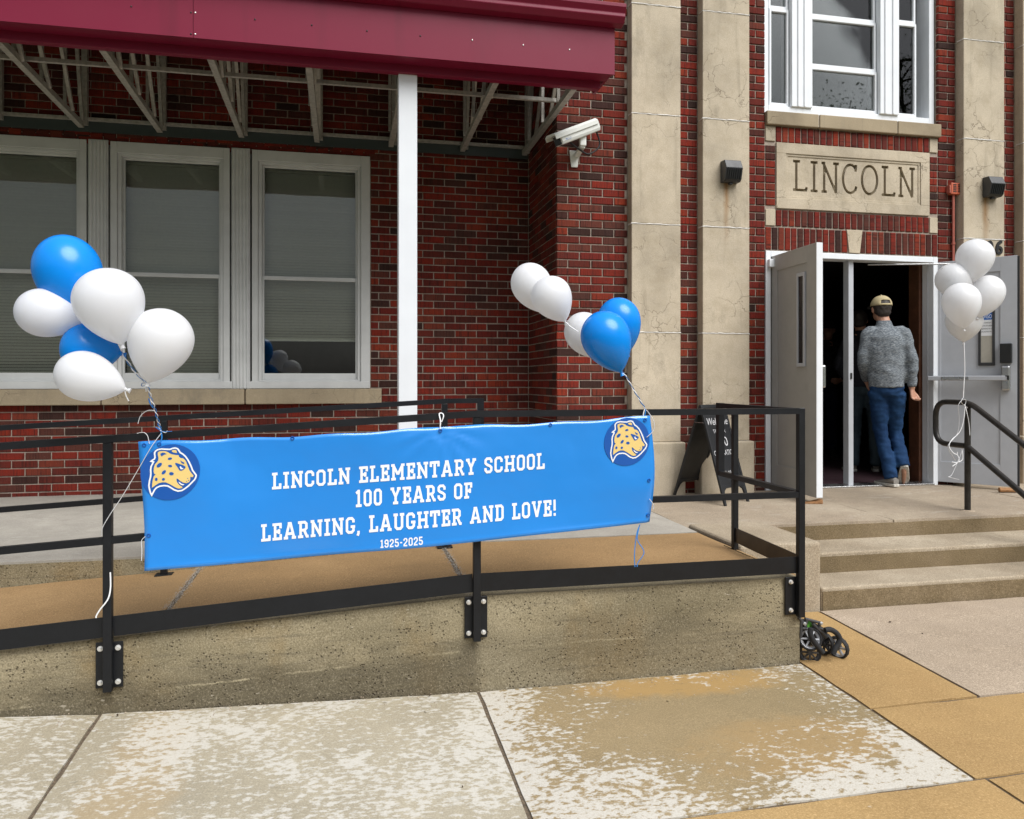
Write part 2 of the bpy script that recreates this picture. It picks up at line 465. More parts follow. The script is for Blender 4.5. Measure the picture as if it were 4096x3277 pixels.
M['tan'] = m_conc('ramp_concrete_tan', (.24,.155,.075), (.33,.205,.092), (.40,.255,.12), speck=.55, pits=.15, patch=1.6)
M['platform'] = m_conc('platform_concrete', (.30,.275,.235), (.36,.335,.29), (.42,.39,.335), speck=.3, pits=.08, patch=3, white=.25, wthr=.62, aniso=(.35,1,1))
M['landing'] = m_conc('landing_concrete', (.26,.21,.155), (.34,.275,.20), (.40,.335,.25), speck=.6, pits=.15, patch=4, white=.22, wthr=.60, wscale=14, aniso=(.4,1,1))
M['step'] = m_conc('step_concrete', (.25,.20,.135), (.36,.295,.21), (.44,.375,.28), speck=.65, pits=.35, patch=4)
M['pink'] = m_conc('pavement_pinkgrey', (.33,.26,.185), (.40,.32,.235), (.46,.375,.29), speck=.75, pits=.1, patch=2)
M['ochre'] = m_conc('pavement_ochre', (.32,.20,.082), (.42,.275,.115), (.48,.33,.155), speck=.45, pits=.1, patch=1.4, white=.75, wthr=.72, wscale=24, aniso=(.6,1,1))
M['pale'] = m_conc('pavement_pale', (.29,.25,.175), (.37,.325,.235), (.44,.39,.29), speck=.35, pits=.12, patch=1.6, white=.85, wthr=.485, wscale=48, aniso=(.6,1,1),
                   stain=[(-.72, 2.7, .16, .9, (.40,.27,.12), .35)])
def edge_mask(t):
    xx = t.xyz()
    dx = t.math('DIVIDE', t.math('SUBTRACT', xx[0], 1.52), .70); dy = t.math('DIVIDE', t.math('SUBTRACT', xx[1], 3.08), .50)
    d = t.math('SQRT', t.math('ADD', t.math('MULTIPLY', dx, dx), t.math('MULTIPLY', dy, dy)))
    return t.mapr(d, .3, 1.4, -.24, .07)
M['mixed'] = m_conc('pavement_tan_white_edges', (.24,.185,.10), (.30,.225,.12), (.37,.28,.15), speck=.35, pits=.12, patch=1.5, white=.9, wthr=.475, wscale=48, aniso=(.6,1,1), wmask=edge_mask, stain=[(1.55, 3.38, .55, .14, (.40,.24,.075), .6), (1.75, 2.75, .5, .25, (.36,.235,.10), .5)])

def m_rampwall():
    t = NT('board_marked_concrete'); x = t.xyz()
    big = t.noise(1.6, 6, .6, t.vec((.7,1,1.6))); col = t.ramp(big, [(.3, (.175,.148,.09)), (.5, (.285,.24,.15)), (.72, (.36,.31,.205))])
    och = t.noise(2.6, 5, .6, t.vec((1,1,.5), (4,0,2)))
    col = t.mix(t.mapr(och, .52, .7, 0, .6), col, (.25,.17,.07))
    # damp, dark lower band on the middle stretch: follows the lifts of the pour
    zz = t.math('SUBTRACT', x[2], t.math('MULTIPLY', t.math('MINIMUM', x[0], .6), .055))
    dmp = t.math('ADD', t.mapr(zz, .10, .40, 1.0, 0, clamp=True), t.math('MULTIPLY', t.math('SUBTRACT', t.noise(2.2, 6, .65, t.vec((.6,1,2))), .5), 1.8))
    dmp = t.math('MULTIPLY', t.mapr(dmp, .35, .75), t.mapr(x[0], .58, .62, 1, .5))
    col = t.mix(t.math('MULTIPLY', dmp, .72), col, (.078,.066,.042))
    streak = t.noise(9, 4, .6, t.vec((.35,1,7)))
    col = t.mix(t.mapr(streak, .55, .72, 0, .45), col, (.085,.072,.052))
    sl_ = t.math('ABSOLUTE', t.math('SUBTRACT', t.math('ADD', zz, t.math('MULTIPLY', t.math('SUBTRACT', t.noise(9, 6, .7), .5), .035)), .165))
    col = t.mix(t.math('MULTIPLY', t.mapr(sl_, .0015, .006, 1, 0), t.mapr(t.noise(5, 5, .7), .45, .65)), col, (.36,.31,.20))
    f = t.noise(140, 5, .8)
    col = t.mix(t.mapr(f, .36, .52, .6, 0), col, (.045,.036,.022)); col = t.mix(t.mapr(f, .55, .68, 0, .55), col, (.5,.44,.33))
    ch = t.noise(26, 3, .5, t.vec((.6,1,1.4)))
    col = t.mix(t.mapr(ch, .71, .74, 0, .6), col, (.48,.43,.34))
    pv = t.voro(62, 'F1'); pit = t.math('MULTIPLY', t.mapr(pv, .12, .3, 1, 0), t.mapr(t.noise(13, 4), .46, .56))
    col = t.mix(t.math('MULTIPLY', pit, .75), col, (.03,.022,.012))
    h = t.math('SUBTRACT', t.math('ADD', t.math('MULTIPLY', f, .5), t.noise(50, 5)), t.math('MULTIPLY', pit, 1.6))
    return t.set(col, t.mapr(dmp, 0, 1, .92, .7), t.bump(h, .7, .004), 0, .3)
M['rampwall'] = m_rampwall()

# ================================================================== THE SETTING
LZ = E-.968                                   # platform level
def lerp_tab(x, tab):
    if x <= tab[0][0]: return tab[0][1]
    for (a, za), (b, zb) in zip(tab, tab[1:]):
        if x <= b: return za+(zb-za)*(x-a)/(b-a)
    return tab[-1][1]
GT = [(-6, -1.28), (-1.36, -1.346), (-.98, -1.369), (.6, -1.411), (2.24, -1.408), (2.8, -1.402), (9, -1.40)]
def zg(x, y): return E+lerp_tab(x, GT)-.028*(3.5-y)
def zramp(x): return E-.985-.0545*max(0, .58-x)

g = MB(); g.add([(-900,-900,-.17),(900,-900,-.17),(900,900,-.17),(-900,900,-.17)], [(0,1,2,3)])
g.build('ground', M['grass'], kind='structure')
MB().box(-60, 60, -13, -4.5, -.3, -.10).build('road', M['asphalt'], kind='structure')
MB().box(-60, 60, -4.5, -4.3, -.3, .0).build('kerb', M['landing'], kind='structure')

# pavement: every slab a piece of its own on a bed of dirt
bed = MB(); nx, ny = 30, 14; X0, X1, Y0, Y1 = -6, 9, -4.3, 4.4
bed.add([(X0+(X1-X0)*i/nx, Y0+(Y1-Y0)*j/ny, zg(X0+(X1-X0)*i/nx, Y0+(Y1-Y0)*j/ny)-.012) for j in range(ny+1) for i in range(nx+1)],
        [(j*(nx+1)+i, j*(nx+1)+i+1, (j+1)*(nx+1)+i+1, (j+1)*(nx+1)+i) for j in range(ny) for i in range(nx)])
pav = bed.build('pavement', M['dirt'], kind='structure')
def slab(x0, x1, y0, y1, mat, gap=.007, zf=zg, name='slab', parent=None, th=.09, dz=0, n=None):
    nx = n or max(3, int((x1-x0)/.12)); ny = max(3, int((y1-y0)/.12))
    x0 += gap; x1 -= gap; y0 += gap; y1 -= gap
    vs = []; rr = random.Random(int(x0*1000)+int(y0*777))
    for j in range(ny+1):
        for i in range(nx+1):
            x = x0+(x1-x0)*i/nx; y = y0+(y1-y0)*j/ny
            if i in (0, nx): x += rr.uniform(-.004, .002)*(1 if i else -1)
            if j in (0, ny): y += rr.uniform(-.004, .002)*(1 if j else -1)
            z = zf(x, y)+dz+rr.uniform(-.0012, .0012)
            if i in (0, nx) or j in (0, ny): z -= .005
            vs.append((x, y, z))
    fs = [(j*(nx+1)+i, j*(nx+1)+i+1, (j+1)*(nx+1)+i+1, (j+1)*(nx+1)+i) for j in range(ny) for i in range(nx)]
    ring = [i for i in range(nx+1)]+[j*(nx+1)+nx for j in range(1, ny+1)]+[ny*(nx+1)+i for i in range(nx-1, -1, -1)]+[j*(nx+1) for j in range(ny-1, 0, -1)]
    k = len(vs); vs += [(vs[i][0], vs[i][1], vs[i][2]-th) for i in ring]; m = len(ring)
    fs += [(ring[a], k+a, k+(a+1) % m, ring[(a+1) % m]) for a in range(m)]
    mb = MB(); mb.add(vs, fs)
    return mb.build(name, mat, parent or pav, smooth=40)
slab(-2.58, -.98, 2.40, 3.5, M['pale']); slab(-4.2, -2.58, 2.40, 3.5, M['pale'])
slab(-.98, .6, 2.40, 3.5, M['pale']); slab(.6, 2.24, 2.40, 3.5, M['mixed'])
slab(2.24, 2.8, 2.98, 4.2, M['ochre']); slab(2.8, 4.45, 2.98, 4.2, M['pink']); slab(4.45, 6.1, 2.98, 4.2, M['pink'])
slab(2.24, 3.9, 2.40, 2.98, M['ochre']); slab(3.9, 5.5, 2.40, 2.98, M['ochre'])
for a in range(7):
    slab(-4.2+a*1.62, -4.2+(a+1)*1.62, .9, 2.40, M['ochre'] if a > 2 else M['pale'])

# concrete ramp: wall, deck slabs
RY = 3.5; PE = 4.72
rp = empty('ramp', (.6, 4.1, 0), kind='structure')
rw = MB(); n = 44; xs = [-5+i*(2.232+5)/n for i in range(n+1)]; vs = []; fs = []; nzv = 7
rr = random.Random(3)
for i, x in enumerate(xs):
    zt = zramp(x)+.001; zb = zg(x, RY)-.05
    for j in range(nzv+1):
        z = zb+(zt-zb)*j/nzv
        y = RY+rr.uniform(-.002, .002)+(.012 if j == nzv else 0)+(0.004 if j <= 2 else 0)
        vs.append((x, y, z))
for i in range(n):
    for j in range(nzv):
        a = i*(nzv+1)+j; fs.append((a, a+nzv+1, a+nzv+2, a+1))
k = len(vs)
for x in xs: vs.append((x, RY+.09, zramp(x)+.001))
for i in range(n): fs.append((i*(nzv+1)+nzv, (i+1)*(nzv+1)+nzv, k+i+1, k+i))
zb = zg(2.232, RY)-.05; zt = zramp(2.232)+.001; k = len(vs)
vs += [(2.232, RY, zb), (2.232, 4.3, zb), (2.232, 4.3, zt), (2.232, RY+.012, zt)]; fs.append((k, k+1, k+2, k+3))
rw.add(vs, fs); rw.build('ramp_wall', M['rampwall'], rp, smooth=50)
def zr2(x, y): return zramp(x)
slab(-4.4, -2.4, RY+.06, PE, M['tan'], zf=zr2, name='deck_slab', parent=rp, gap=.012)
slab(-2.4, -.80, RY+.06, PE, M['tan'], zf=zr2, name='deck_slab', parent=rp, gap=.012)
slab(-.80, .58, RY+.06, PE, M['tan'], zf=zr2, name='deck_slab', parent=rp, gap=.012)
slab(.58, 2.27, RY+.06, PE, M['tan'], zf=zr2, name='deck_slab', parent=rp, gap=.010)
jb = MB(); jx = [-4.4, .58, 2.27]
jb.add([(x, y, zramp(x)-.012) for x in jx for y in (RY+.03, PE)], [(0,2,3,1),(2,4,5,3)]); jb.build('joint_grit', M['dirt'], rp)
jg = MB(); rr = random.Random(11)           # crumbled joints across the deck
for (xa, ya, xb, yb) in ((-.80, 3.52, -.80, 4.70), (.58, 3.52, .58, 4.70)):
    for i in range(900):
        tt = rr.random(); x = xa+(xb-xa)*tt+rr.gauss(0, .014); y = ya+(yb-ya)*tt; s = rr.uniform(.001, .003)
        z = zramp(x)+.0005
        jg.add([(x-s,y-s*.7,z),(x+s,y-s*.6,z),(x+s*.6,y+s,z),(x-s*.7,y+s*.8,z),(x,y,z+s*.8)], [(0,1,4),(1,2,4),(2,3,4),(3,0,4)])
jg.build('joint_gravel', M['platform'], rp, kind='stuff')

# platform along the building, landing in front of the door
pf = empty('platform', (0, 6, 0), kind='structure')
slab(-4.6, 2.27, PE, 7.29, M['platform'], zf=lambda x, y: E-.970-.005*(7.29-y), name='deck_slab', parent=pf, gap=.004, th=.3)
MB().box(-4.6, 2.26, PE-.004, PE+.05, .2, E-1.0).build('edge_face', M['rampwall'], pf)
ld = empty('landing', (4.5, 5.6, 0), kind='structure')
def zl(x, y): return E-.968-.025*max(0, 6.25-y)
slab(2.29, 3.9, 4.925, 6.30, M['landing'], zf=zl, name='deck_slab', parent=ld, gap=.002, th=.5)
slab(3.9, 5.6, 4.925, 6.30, M['landing'], zf=zl, name='deck_slab', parent=ld, gap=.001, th=.5)
slab(5.6, 8.2, 4.925, 6.30, M['landing'], zf=zl, name='deck_slab', parent=ld, gap=.002, th=.5)
ck = MB().box(2.29, 2.83, 4.21, 4.93, .0, E-.972).build('cheek_wall', M['step'], ld, bev=.022, seg=3)
st = empty('concrete_steps', (4.6, 4.6, 0)); tag(st, 'worn brown concrete steps leading up to the open school doors', 'steps')
MB().box(2.835, 8.2, 4.543, 4.93, .0, E-1.124).build('step', M['step'], st, bev=.014, seg=3)
MB().box(2.833, 8.2, 4.213, 4.547, .0, E-1.2545).build('step', M['step'], st, bev=.014, seg=3)

M['riser'] = m_conc('stained_shaded_riser_concrete', (.13,.095,.05), (.19,.14,.075), (.25,.19,.115), speck=.7, pits=.5, patch=4)  # brown-stained risers, darkened further to paint in their shade against the treads
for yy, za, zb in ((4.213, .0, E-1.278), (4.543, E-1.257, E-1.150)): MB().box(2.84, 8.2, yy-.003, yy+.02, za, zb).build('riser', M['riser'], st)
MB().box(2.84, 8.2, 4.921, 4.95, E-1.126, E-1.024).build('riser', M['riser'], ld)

# ================================================================== THE BUILDING
YL, YE, XC = 7.29, 6.29, 1.74                   # window wall, entrance wall, corner between them
C = .0677; JZ = E+.075
bld = empty('school_building', (2.5, 7, LZ)); tag(bld, 'red brick school building with limestone pilasters and recessed entrance', 'building')
OX0, OX1 = 3.667, 5.45                          # door and upper window opening
WX1 = .2356; WZ0, WZ1 = E-.065, E+2.07           # window band on the left wall
TOPZ = E+4.6
mo = MB(); d = .008
mo.box(WX1, XC+.25, YL+d, YL+.3, .2, TOPZ); mo.box(-5, WX1, YL+d, YL+.3, .2, E-.205); mo.box(-5, WX1, YL+d, YL+.3, WZ1, TOPZ)
mo.box(-5, -3.30, YL+d, YL+.3, E-.205, WZ1)
wall_l = mo.build('brick_wall', M['mortar'], bld)
wall_l['label'] = 'shaded recessed brick wall with the row of windows'
mo = MB(); mo.box(XC+d, XC+.3, YE+.02, YL+.01, .2, TOPZ)
wall_r = mo.build('brick_wall', M['mortar'], bld)
mo = MB(); mo.box(XC+.009, OX0-.008, YE+d, YE+.29, .2, TOPZ); mo.box(OX1+.008, 8.6, YE+d, YE+.29, .2, TOPZ); mo.box(OX0-.008, OX1+.008, YE+d, YE+.29, E+1.165, E+1.56); mo.box(OX0-.008, OX1+.008, YE+d, YE+.29, E+2.12, E+2.30); mo.box(OX0-.008, 3.79, YE+d, YE+.29, E+1.56, E+2.12); mo.box(5.34, OX1+.008, YE+d, YE+.29, E+1.56, E+2.12); mo.box(3.79, 5.34, YE+.06, YE+.29, E+1.56, E+2.12)
wall_e = mo.build('brick_wall', M['mortar'], bld)
wall_e['label'] = 'red brick entrance wall between the stone pilasters'

BR = []     # (wall, axis, along, z, width, height, plane, soldier)
rb = random.Random(21)
def rows(z0, z1):
    i = math.ceil((z0-JZ)/C-1e-4); r = []
    while JZ+(i+1)*C <= z1+1e-4: r.append((i, JZ+i*C+C/2)); i += 1
    return r
def run(wall, axis, a0, a1, z, i, plane, phase=0.0, LB=.2035):
    """running bond between a0 and a1, measured from the phase point"""
    off = phase+(LB/2 if i % 2 else 0)
    k = math.floor((a0-off)/LB); a = off+k*LB
    while a < a1-1e-4:
        s, e = max(a, a0), min(a+LB, a1)
        if e-s > .035: BR.append((wall, axis, (s+e)/2, z, e-s-.010, C-.010, plane, 0))
        a += LB
for i, z in rows(LZ-.09, TOPZ):
    zr = z-E
    if zr < -.205-.02: segs = [(-4.4, XC)]
    elif zr < -.065+.02: segs = [(.338, XC)]
    elif zr < 2.07+.0: segs = [(WX1+.004, XC)]
    else: segs = [(-4.4, XC)]
    for s in segs: run(wall_l, 'y', s[0], s[1], z, i, YL, XC)
    run(wall_r, 'x', YE+.034, YL, z, i, XC, YE+.034)
    run(wall_e, 'y', XC+.0, 2.372, z, i, YE, XC)
    for (a, b) in ((2.8135, 3.0176), (3.4575, OX0), (OX1, 5.644), (6.094, 6.3045)):
        if i % 2: BR.append((wall_e, 'y', (a+b)/2, z, b-a-.010, C-.010, YE, 0))
        else:
            h = (a+b)/2+.012
            BR.append((wall_e, 'y', (a+h)/2, z, h-a-.010, C-.010, YE, 0)); BR.append((wall_e, 'y', (h+b)/2, z, b-h-.010, C-.010, YE, 0))
    run(wall_e, 'y', 6.748, 8.5, z, i, YE, 6.748)
    if 2.30 > zr > 1.55 and zr < 2.125:
        for (a, b) in ((OX0, 3.770), (5.357, OX1)): BR.append((wall_e, 'y', (a+b)/2, z, b-a-.010, C-.010, YE, 0))
def soldiers(wall, x0, x1, z0, z1, n, plane, skip=None):
    w_ = (x1-x0)/n
    for k in range(n):
        x = x0+(k+.5)*w_
        if skip and skip[0] < x < skip[1]: continue
        BR.append((wall, 'y', x, (z0+z1)/2, w_-.010, z1-z0-.010, plane, 1))
soldiers(wall_e, 3.770, 5.357, E+2.135, E+2.279, 25, YE)
soldiers(wall_e, 3.770, 5.357, E+1.385, E+1.535, 25, YE)
soldiers(wall_e, OX0, OX1, E+1.170, E+1.378, 28, YE, (4.47, 4.65))
soldiers(wall_l, -3.5, WX1+.05, WZ1+.004, WZ1+.066, 36, YL)
# brick meshes: chamfered front, slightly uneven; a few shared variants
def brick_mesh(w_, h_, r, rnd, mb, M4):
    dp = .03; c = .004; j = lambda s=.0012: r.uniform(-s, s)
    fx, fz = w_/2, h_/2
    fr = -r.uniform(-.0005, .003)
    O = [(-fx+j(), fr+c, -fz+j()), (fx+j(), fr+c, -fz+j()), (fx+j(), fr+c, fz+j()), (-fx+j(), fr+c, fz+j())]
    I = [(-fx+c+j(), fr+j(.0006), -fz+c+j()), (fx-c+j(), fr+j(.0006), -fz+c+j()), (fx-c+j(), fr+j(.0006), fz-c+j()), (-fx+c+j(), fr+j(.0006), fz-c+j())]
    B = [(o[0], dp, o[2]) for o in O]
    vs = [M4 @ Vector(v) for v in O+I+B]
    fs = [(4,5,6,7)]+[(a, (a+1) % 4, (a+1) % 4+4, a+4) for a in range(4)]+[(a+8, (a+1) % 4+8, (a+1) % 4, a) for a in range(4)]
    mb.add(vs, fs, rnd)
RX = Matrix.Rotation(-PI/2, 4, 'Z')            # bricks of the return face look towards -X
def brick_rnd(r, soldier):
    v = r.random()
    return v
hide = [[(0,0),(2500,0),(2500,330),(0,95)], [(560,1760),(2600,1660),(2610,2090),(580,2285)], [(1590,0),(1670,0),(1670,1700),(1590,1700)],
        [(60,930),(560,1240),(770,1250),(770,1530),(540,1610),(60,1350)], [(2080,1060),(2560,1200),(2500,1490),(2040,1250)], [(0,0),(2090,0),(2120,640),(0,560)]]
def inside(p, poly):
    c_ = False
    for i in range(len(poly)):
        a, b = poly[i], poly[i-1]
        if (a[1] > p[1]) != (b[1] > p[1]) and p[0] < (b[0]-a[0])*(p[1]-a[1])/(b[1]-a[1])+a[0]: c_ = not c_
    return c_
score = []
for idx, (wl, ax, a, z, w_, h_, pl, so) in enumerate(BR):
    if ax == 'y': q = [proj((a-w_/2, pl, z)), proj((a+w_/2, pl, z)), proj((a, pl, z-h_/2)), proj((a, pl, z+h_/2))]
    else: q = [proj((pl, a-w_/2, z)), proj((pl, a+w_/2, z)), proj((pl, a, z-h_/2)), proj((pl, a, z+h_/2))]
    cx, cy = (q[0][0]+q[1][0])/2, q[0][1]
    if not (10 < cx < 4086 and 5 < cy < 1995) or any(inside((cx, cy), h) for h in hide): continue
    score.append(((q[1][0]-q[0][0])*abs(q[2][1]-q[3][1]), idx))
score.sort(reverse=True); single = {i for _, i in score[:300]}
mass = {}
rm = random.Random(5); cache = {}
for idx, (wl, ax, a, z, w_, h_, pl, so) in enumerate(BR):
    rnd = brick_rnd(rm, so)
    mat = M['soldier'] if so else M['brick']
    loc = Vector((a, pl, z)) if ax == 'y' else Vector((pl, a, z))
    R4 = Matrix() if ax == 'y' else RX
    if idx in single:
        key = (round(w_, 3), round(h_, 3), so, int(rnd*8))
        if key not in cache:
            mb = MB(); brick_mesh(w_, h_, rm, rnd, mb, Matrix()); cache[key] = mb.mesh('brick', mat)
        link('brick', cache[key], wl, loc, (0, 0, 0 if ax == 'y' else -PI/2))
    else:
        mb = mass.setdefault((wl.name, so), (MB(), wl, mat))[0]
        brick_mesh(w_, h_, rm, rnd, mb, Matrix.Translation(loc) @ R4)
for (wn, so), (mb, wl, mat) in mass.items():
    mb.build('brick_field', mat, wl, kind='stuff')

# stone pilasters
def pilaster(x0, x1, joints, mat, label=None):
    y0, y1 = 6.19, YE+.004
    p = MB().box(x0+.006, x1-.006, y0+.007, YE+.006, LZ-.05, TOPZ).build('pilaster', M['joint_white'], bld)
    if label: p['label'] = label
    zs = [LZ-.06]+joints+[TOPZ]
    for i in range(1, len(zs)-1):
        MB().box(x0, x1, y0, y1, zs[i]+.004, zs[i+1]-.004).build('stone_block', mat, p, bev=.006, seg=2)
    rj = random.Random(int(x0*999))
    for zj in zs[2:-1]:
        P_ = [(x0+.001, y1-.02, zj+.004)]+[(x0-.001, y0+.05, zj), (x0, y0, zj)]+[(x0+(x1-x0)*q/14, y0-.0005, zj+rj.uniform(-.002,.002)) for q in range(1, 15)]
        jb_ = MB(); jb_.tube(P_, [rj.uniform(.0028,.0062) for _ in P_], 6); jb_.build('joint_bead', M['joint_white'], p)
    MB().box(x0-.032, x1+.032, y0-.035, y1, zs[0], zs[1]).build('plinth', mat, p, bev=.014, seg=3)
    return p
JJ = [E-.52, E+.4135, E+1.332, E+2.263, E+3.19]
XM = (OX0+OX1)/2
s_p2 = m_stone('limestone_streak_left', (3.235, E+1.70, E+1.15, .035))
s_p3 = m_stone('limestone_streak_right', (5.885, E+1.70, E+1.12, .05))
pilaster(2.3704, 2.8135, JJ, M['stone'])
pilaster(3.0176, 3.4575, JJ, s_p2)
pilaster(5.6438, 6.094, JJ, s_p3)
pilaster(6.3045, 6.748, JJ, M['stone'])

# stone trims
def part_box(name, mat, parent, x0, x1, y0, y1, z0, z1, bev=.004, smooth=None, **kw):
    return MB().box(x0, x1, y0, y1, z0, z1).build(name, mat, parent, bev=bev, **kw)
us = part_box('window_sill', M['joint_white'], bld, OX0+.004, OX1-.004, YE-.020, YE+.03, E+2.29, E+2.392, 0)
for a, b in ((OX0, 4.18), (4.19, 4.99), (5.0, OX1+.012)):
    part_box('stone', M['sill'], us, a, b, YE-.035, YE+.10, E+2.281, E+2.402, .008)
for x0, x1 in ((OX0+.003, 3.766), (5.361, OX1-.003)):
    part_box('corner_stone', M['stone'], bld, x0, x1, YE-.004, YE+.03, E+2.142, E+2.275)
    part_box('corner_stone', M['stone'], bld, x0, x1, YE-.004, YE+.03, E+1.388, E+1.533)
ks = MB(); ks.prism([(-.055, 0), (.055, 0), (.082, .212), (-.082, .212)], lambda u, v, dd: (4.56+u, YE-.012+dd, E+1.168+v), 0, .05)
ks.build('keystone', M['stone'], bld, bev=.005)
# stone sill below the row of windows
ls = part_box('window_sill', M['dirt'], bld, -3.4, .33, YL-.06, YL+.02, E-.19, E-.085, 0)
for a, b in ((-3.4, -2.03), (-2.02, -.862), (-.85, .338)):
    part_box('stone', M['sill'], ls, a, b, YL-.075, YL+.12, E-.205, E-.069, .008)

# ------------------------------------------------------------------ carved name plaque
def strokes(polys, th):
    """thick polylines -> list of polygons"""
    outp = []
    for pl in polys:
        closed = pl[0] == pl[-1] and len(pl) > 2
        pts = [Vector(p) for p in (pl[:-1] if closed else pl)]; n = len(pts); Lf, Rt = [], []
        for i, p in enumerate(pts):
            if closed: a, b = pts[i-1], pts[(i+1) % n]
            else: a, b = pts[max(i-1, 0)], pts[min(i+1, n-1)]
            d1 = (p-a).normalized() if (p-a).length > 1e-9 else (b-p).normalized()
            d2 = (b-p).normalized() if (b-p).length > 1e-9 else d1
            n1 = Vector((-d1.y, d1.x)); n2 = Vector((-d2.y, d2.x)); m = n1+n2
            if m.length < 1e-6: m = n1
            m.normalize(); k = min(1/max(m.dot(n1), .35), 2.2)*th/2
            Lf.append(p+m*k); Rt.append(p-m*k)
        rng = range(n) if closed else range(n-1)
        for i in rng:
            j = (i+1) % n; outp.append([Lf[i], Lf[j], Rt[j], Rt[i]])
    return outp
def arc(cx, cy, rx, ry, a0, a1, n):
    return [(cx+rx*math.cos(math.radians(a0+(a1-a0)*k/n)), cy+ry*math.sin(math.radians(a0+(a1-a0)*k/n))) for k in range(n+1)]
ROMAN = {
 'L': (.50, [[(.12,0),(.12,1)], [(0,.97),(.26,.97)], [(0,.035),(.48,.035)], [(.47,.0),(.5,.14)]]),
 'I': (.26, [[(.13,0),(.13,1)], [(0,.97),(.26,.97)], [(0,.03),(.26,.03)]]),
 'N': (.62, [[(.10,0),(.10,1)], [(.06,1),(.54,0)], [(.54,0),(.54,1)], [(.0,.97),(.14,.97)], [(0,.03),(.2,.03)], [(.43,.97),(.65,.97)]]),
 'C': (.58, [arc(.32,.5,.28,.47,48,312,18), [(.51,.75),(.53,.98)], [(.5,.12),(.54,.26)]]),
 'O': (.64, [arc(.32,.5,.29,.47,0,360,22)[:-1]+[arc(.32,.5,.29,.47,0,360,22)[0]]]),
}
px0, px1, pz0, pz1 = 3.773, 5.354, E+1.545, E+2.133
fr = .095
pq = MB()                                          # raised border, sunk panel
pq.box(px0, px1, YE-.010, YE+.03, pz0, pz0+fr); pq.box(px0, px1, YE-.010, YE+.03, pz1-fr, pz1)
pq.box(px0, px0+fr, YE-.010, YE+.03, pz0+fr, pz1-fr); pq.box(px1-fr, px1, YE-.010, YE+.03, pz0+fr, pz1-fr)
plq = pq.build('name_plaque', M['stone'], bld, bev=.003); plq['label'] = 'limestone plaque carved with the name LINCOLN'
e1 = MB()
for (a, b, c_, d_) in ((px0+fr, px1-fr, pz0+fr, pz0+fr+.02), (px0+fr, px1-fr, pz1-fr-.02, pz1-fr), (px0+fr, px0+fr+.02, pz0+fr+.02, pz1-fr-.02), (px1-fr-.02, px1-fr, pz0+fr+.02, pz1-fr-.02)):
    e1.box(a, b, YE-.001, YE+.03, c_, d_)
e1.build('moulding', M['stone'], plq, bev=.002)
panel = MB().box(px0+fr+.02, px1-fr-.02, YE+.006, YE+.05, pz0+fr+.02, pz1-fr-.02).build('carved_panel', M['stone'], plq)
word = 'LINCOLN'; hgt = .275; tot = sum(ROMAN[c_][0] for c_ in word)*hgt; gaps = (5.20-3.945-tot)/(len(word)-1)
x = 3.945; cz = E+1.712; cut = MB()
for ch in word:
    wd, pls = ROMAN[ch]
    for poly in strokes(pls, .09):
        cut.prism([(p[0], p[1]) for p in poly], lambda u, v, dd: (x+u*hgt, dd, cz+v*hgt), YE-.01, YE+.026)
    x += wd*hgt+gaps
co = cut.build('cutter', M['stone'])
rmd = co.modifiers.new('r', 'REMESH'); rmd.mode = 'VOXEL'; rmd.voxel_size = .0035
bo = panel.modifiers.new('carve', 'BOOLEAN'); bo.operation = 'DIFFERENCE'; bo.object = co; bo.solver = 'EXACT'
bpy.context.view_layer.update()
dg = bpy.context.evaluated_depsgraph_get()
nm = bpy.data.meshes.new_from_object(panel.evaluated_get(dg)); panel.modifiers.clear(); panel.data = nm
bpy.data.objects.remove(co)
# soot and dirt settled in the cut letters: a thin floor of grime in the grooves
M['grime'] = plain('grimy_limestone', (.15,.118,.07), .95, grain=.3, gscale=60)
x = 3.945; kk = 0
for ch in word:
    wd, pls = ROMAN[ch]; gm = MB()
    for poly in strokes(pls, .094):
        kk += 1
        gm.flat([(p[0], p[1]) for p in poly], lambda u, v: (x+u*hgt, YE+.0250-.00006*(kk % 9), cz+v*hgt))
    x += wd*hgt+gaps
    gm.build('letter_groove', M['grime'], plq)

# ------------------------------------------------------------------ row of windows on the left wall
FW = M['trim']
def frame_rect(mb, x0, x1, z0, z1, y0, y1, wl, wr, wb, wt):
    mb.box(x0, x0+wl, y0, y1, z0, z1); mb.box(x1-wr, x1, y0, y1, z0, z1)
    mb.box(x0+wl, x1-wr, y0, y1, z0, z0+wb); mb.box(x0+wl, x1-wr, y0, y1, z1-wt, z1)
mull = [-3.226, -2.0616, -.8975]
rights = [-2.0616, -.8975, WX1-.0]
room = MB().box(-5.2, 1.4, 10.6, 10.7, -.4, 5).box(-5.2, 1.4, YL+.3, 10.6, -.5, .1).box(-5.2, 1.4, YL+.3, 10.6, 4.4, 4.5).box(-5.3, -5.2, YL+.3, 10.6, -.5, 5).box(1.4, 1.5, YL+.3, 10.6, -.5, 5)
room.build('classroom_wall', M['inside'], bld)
blind_lbl = ['grey venetian blind in the leftmost window behind the balloons', 'grey venetian blind drawn fully down in the middle window', 'grey venetian blind stopping above the dark lower pane beside the white post']
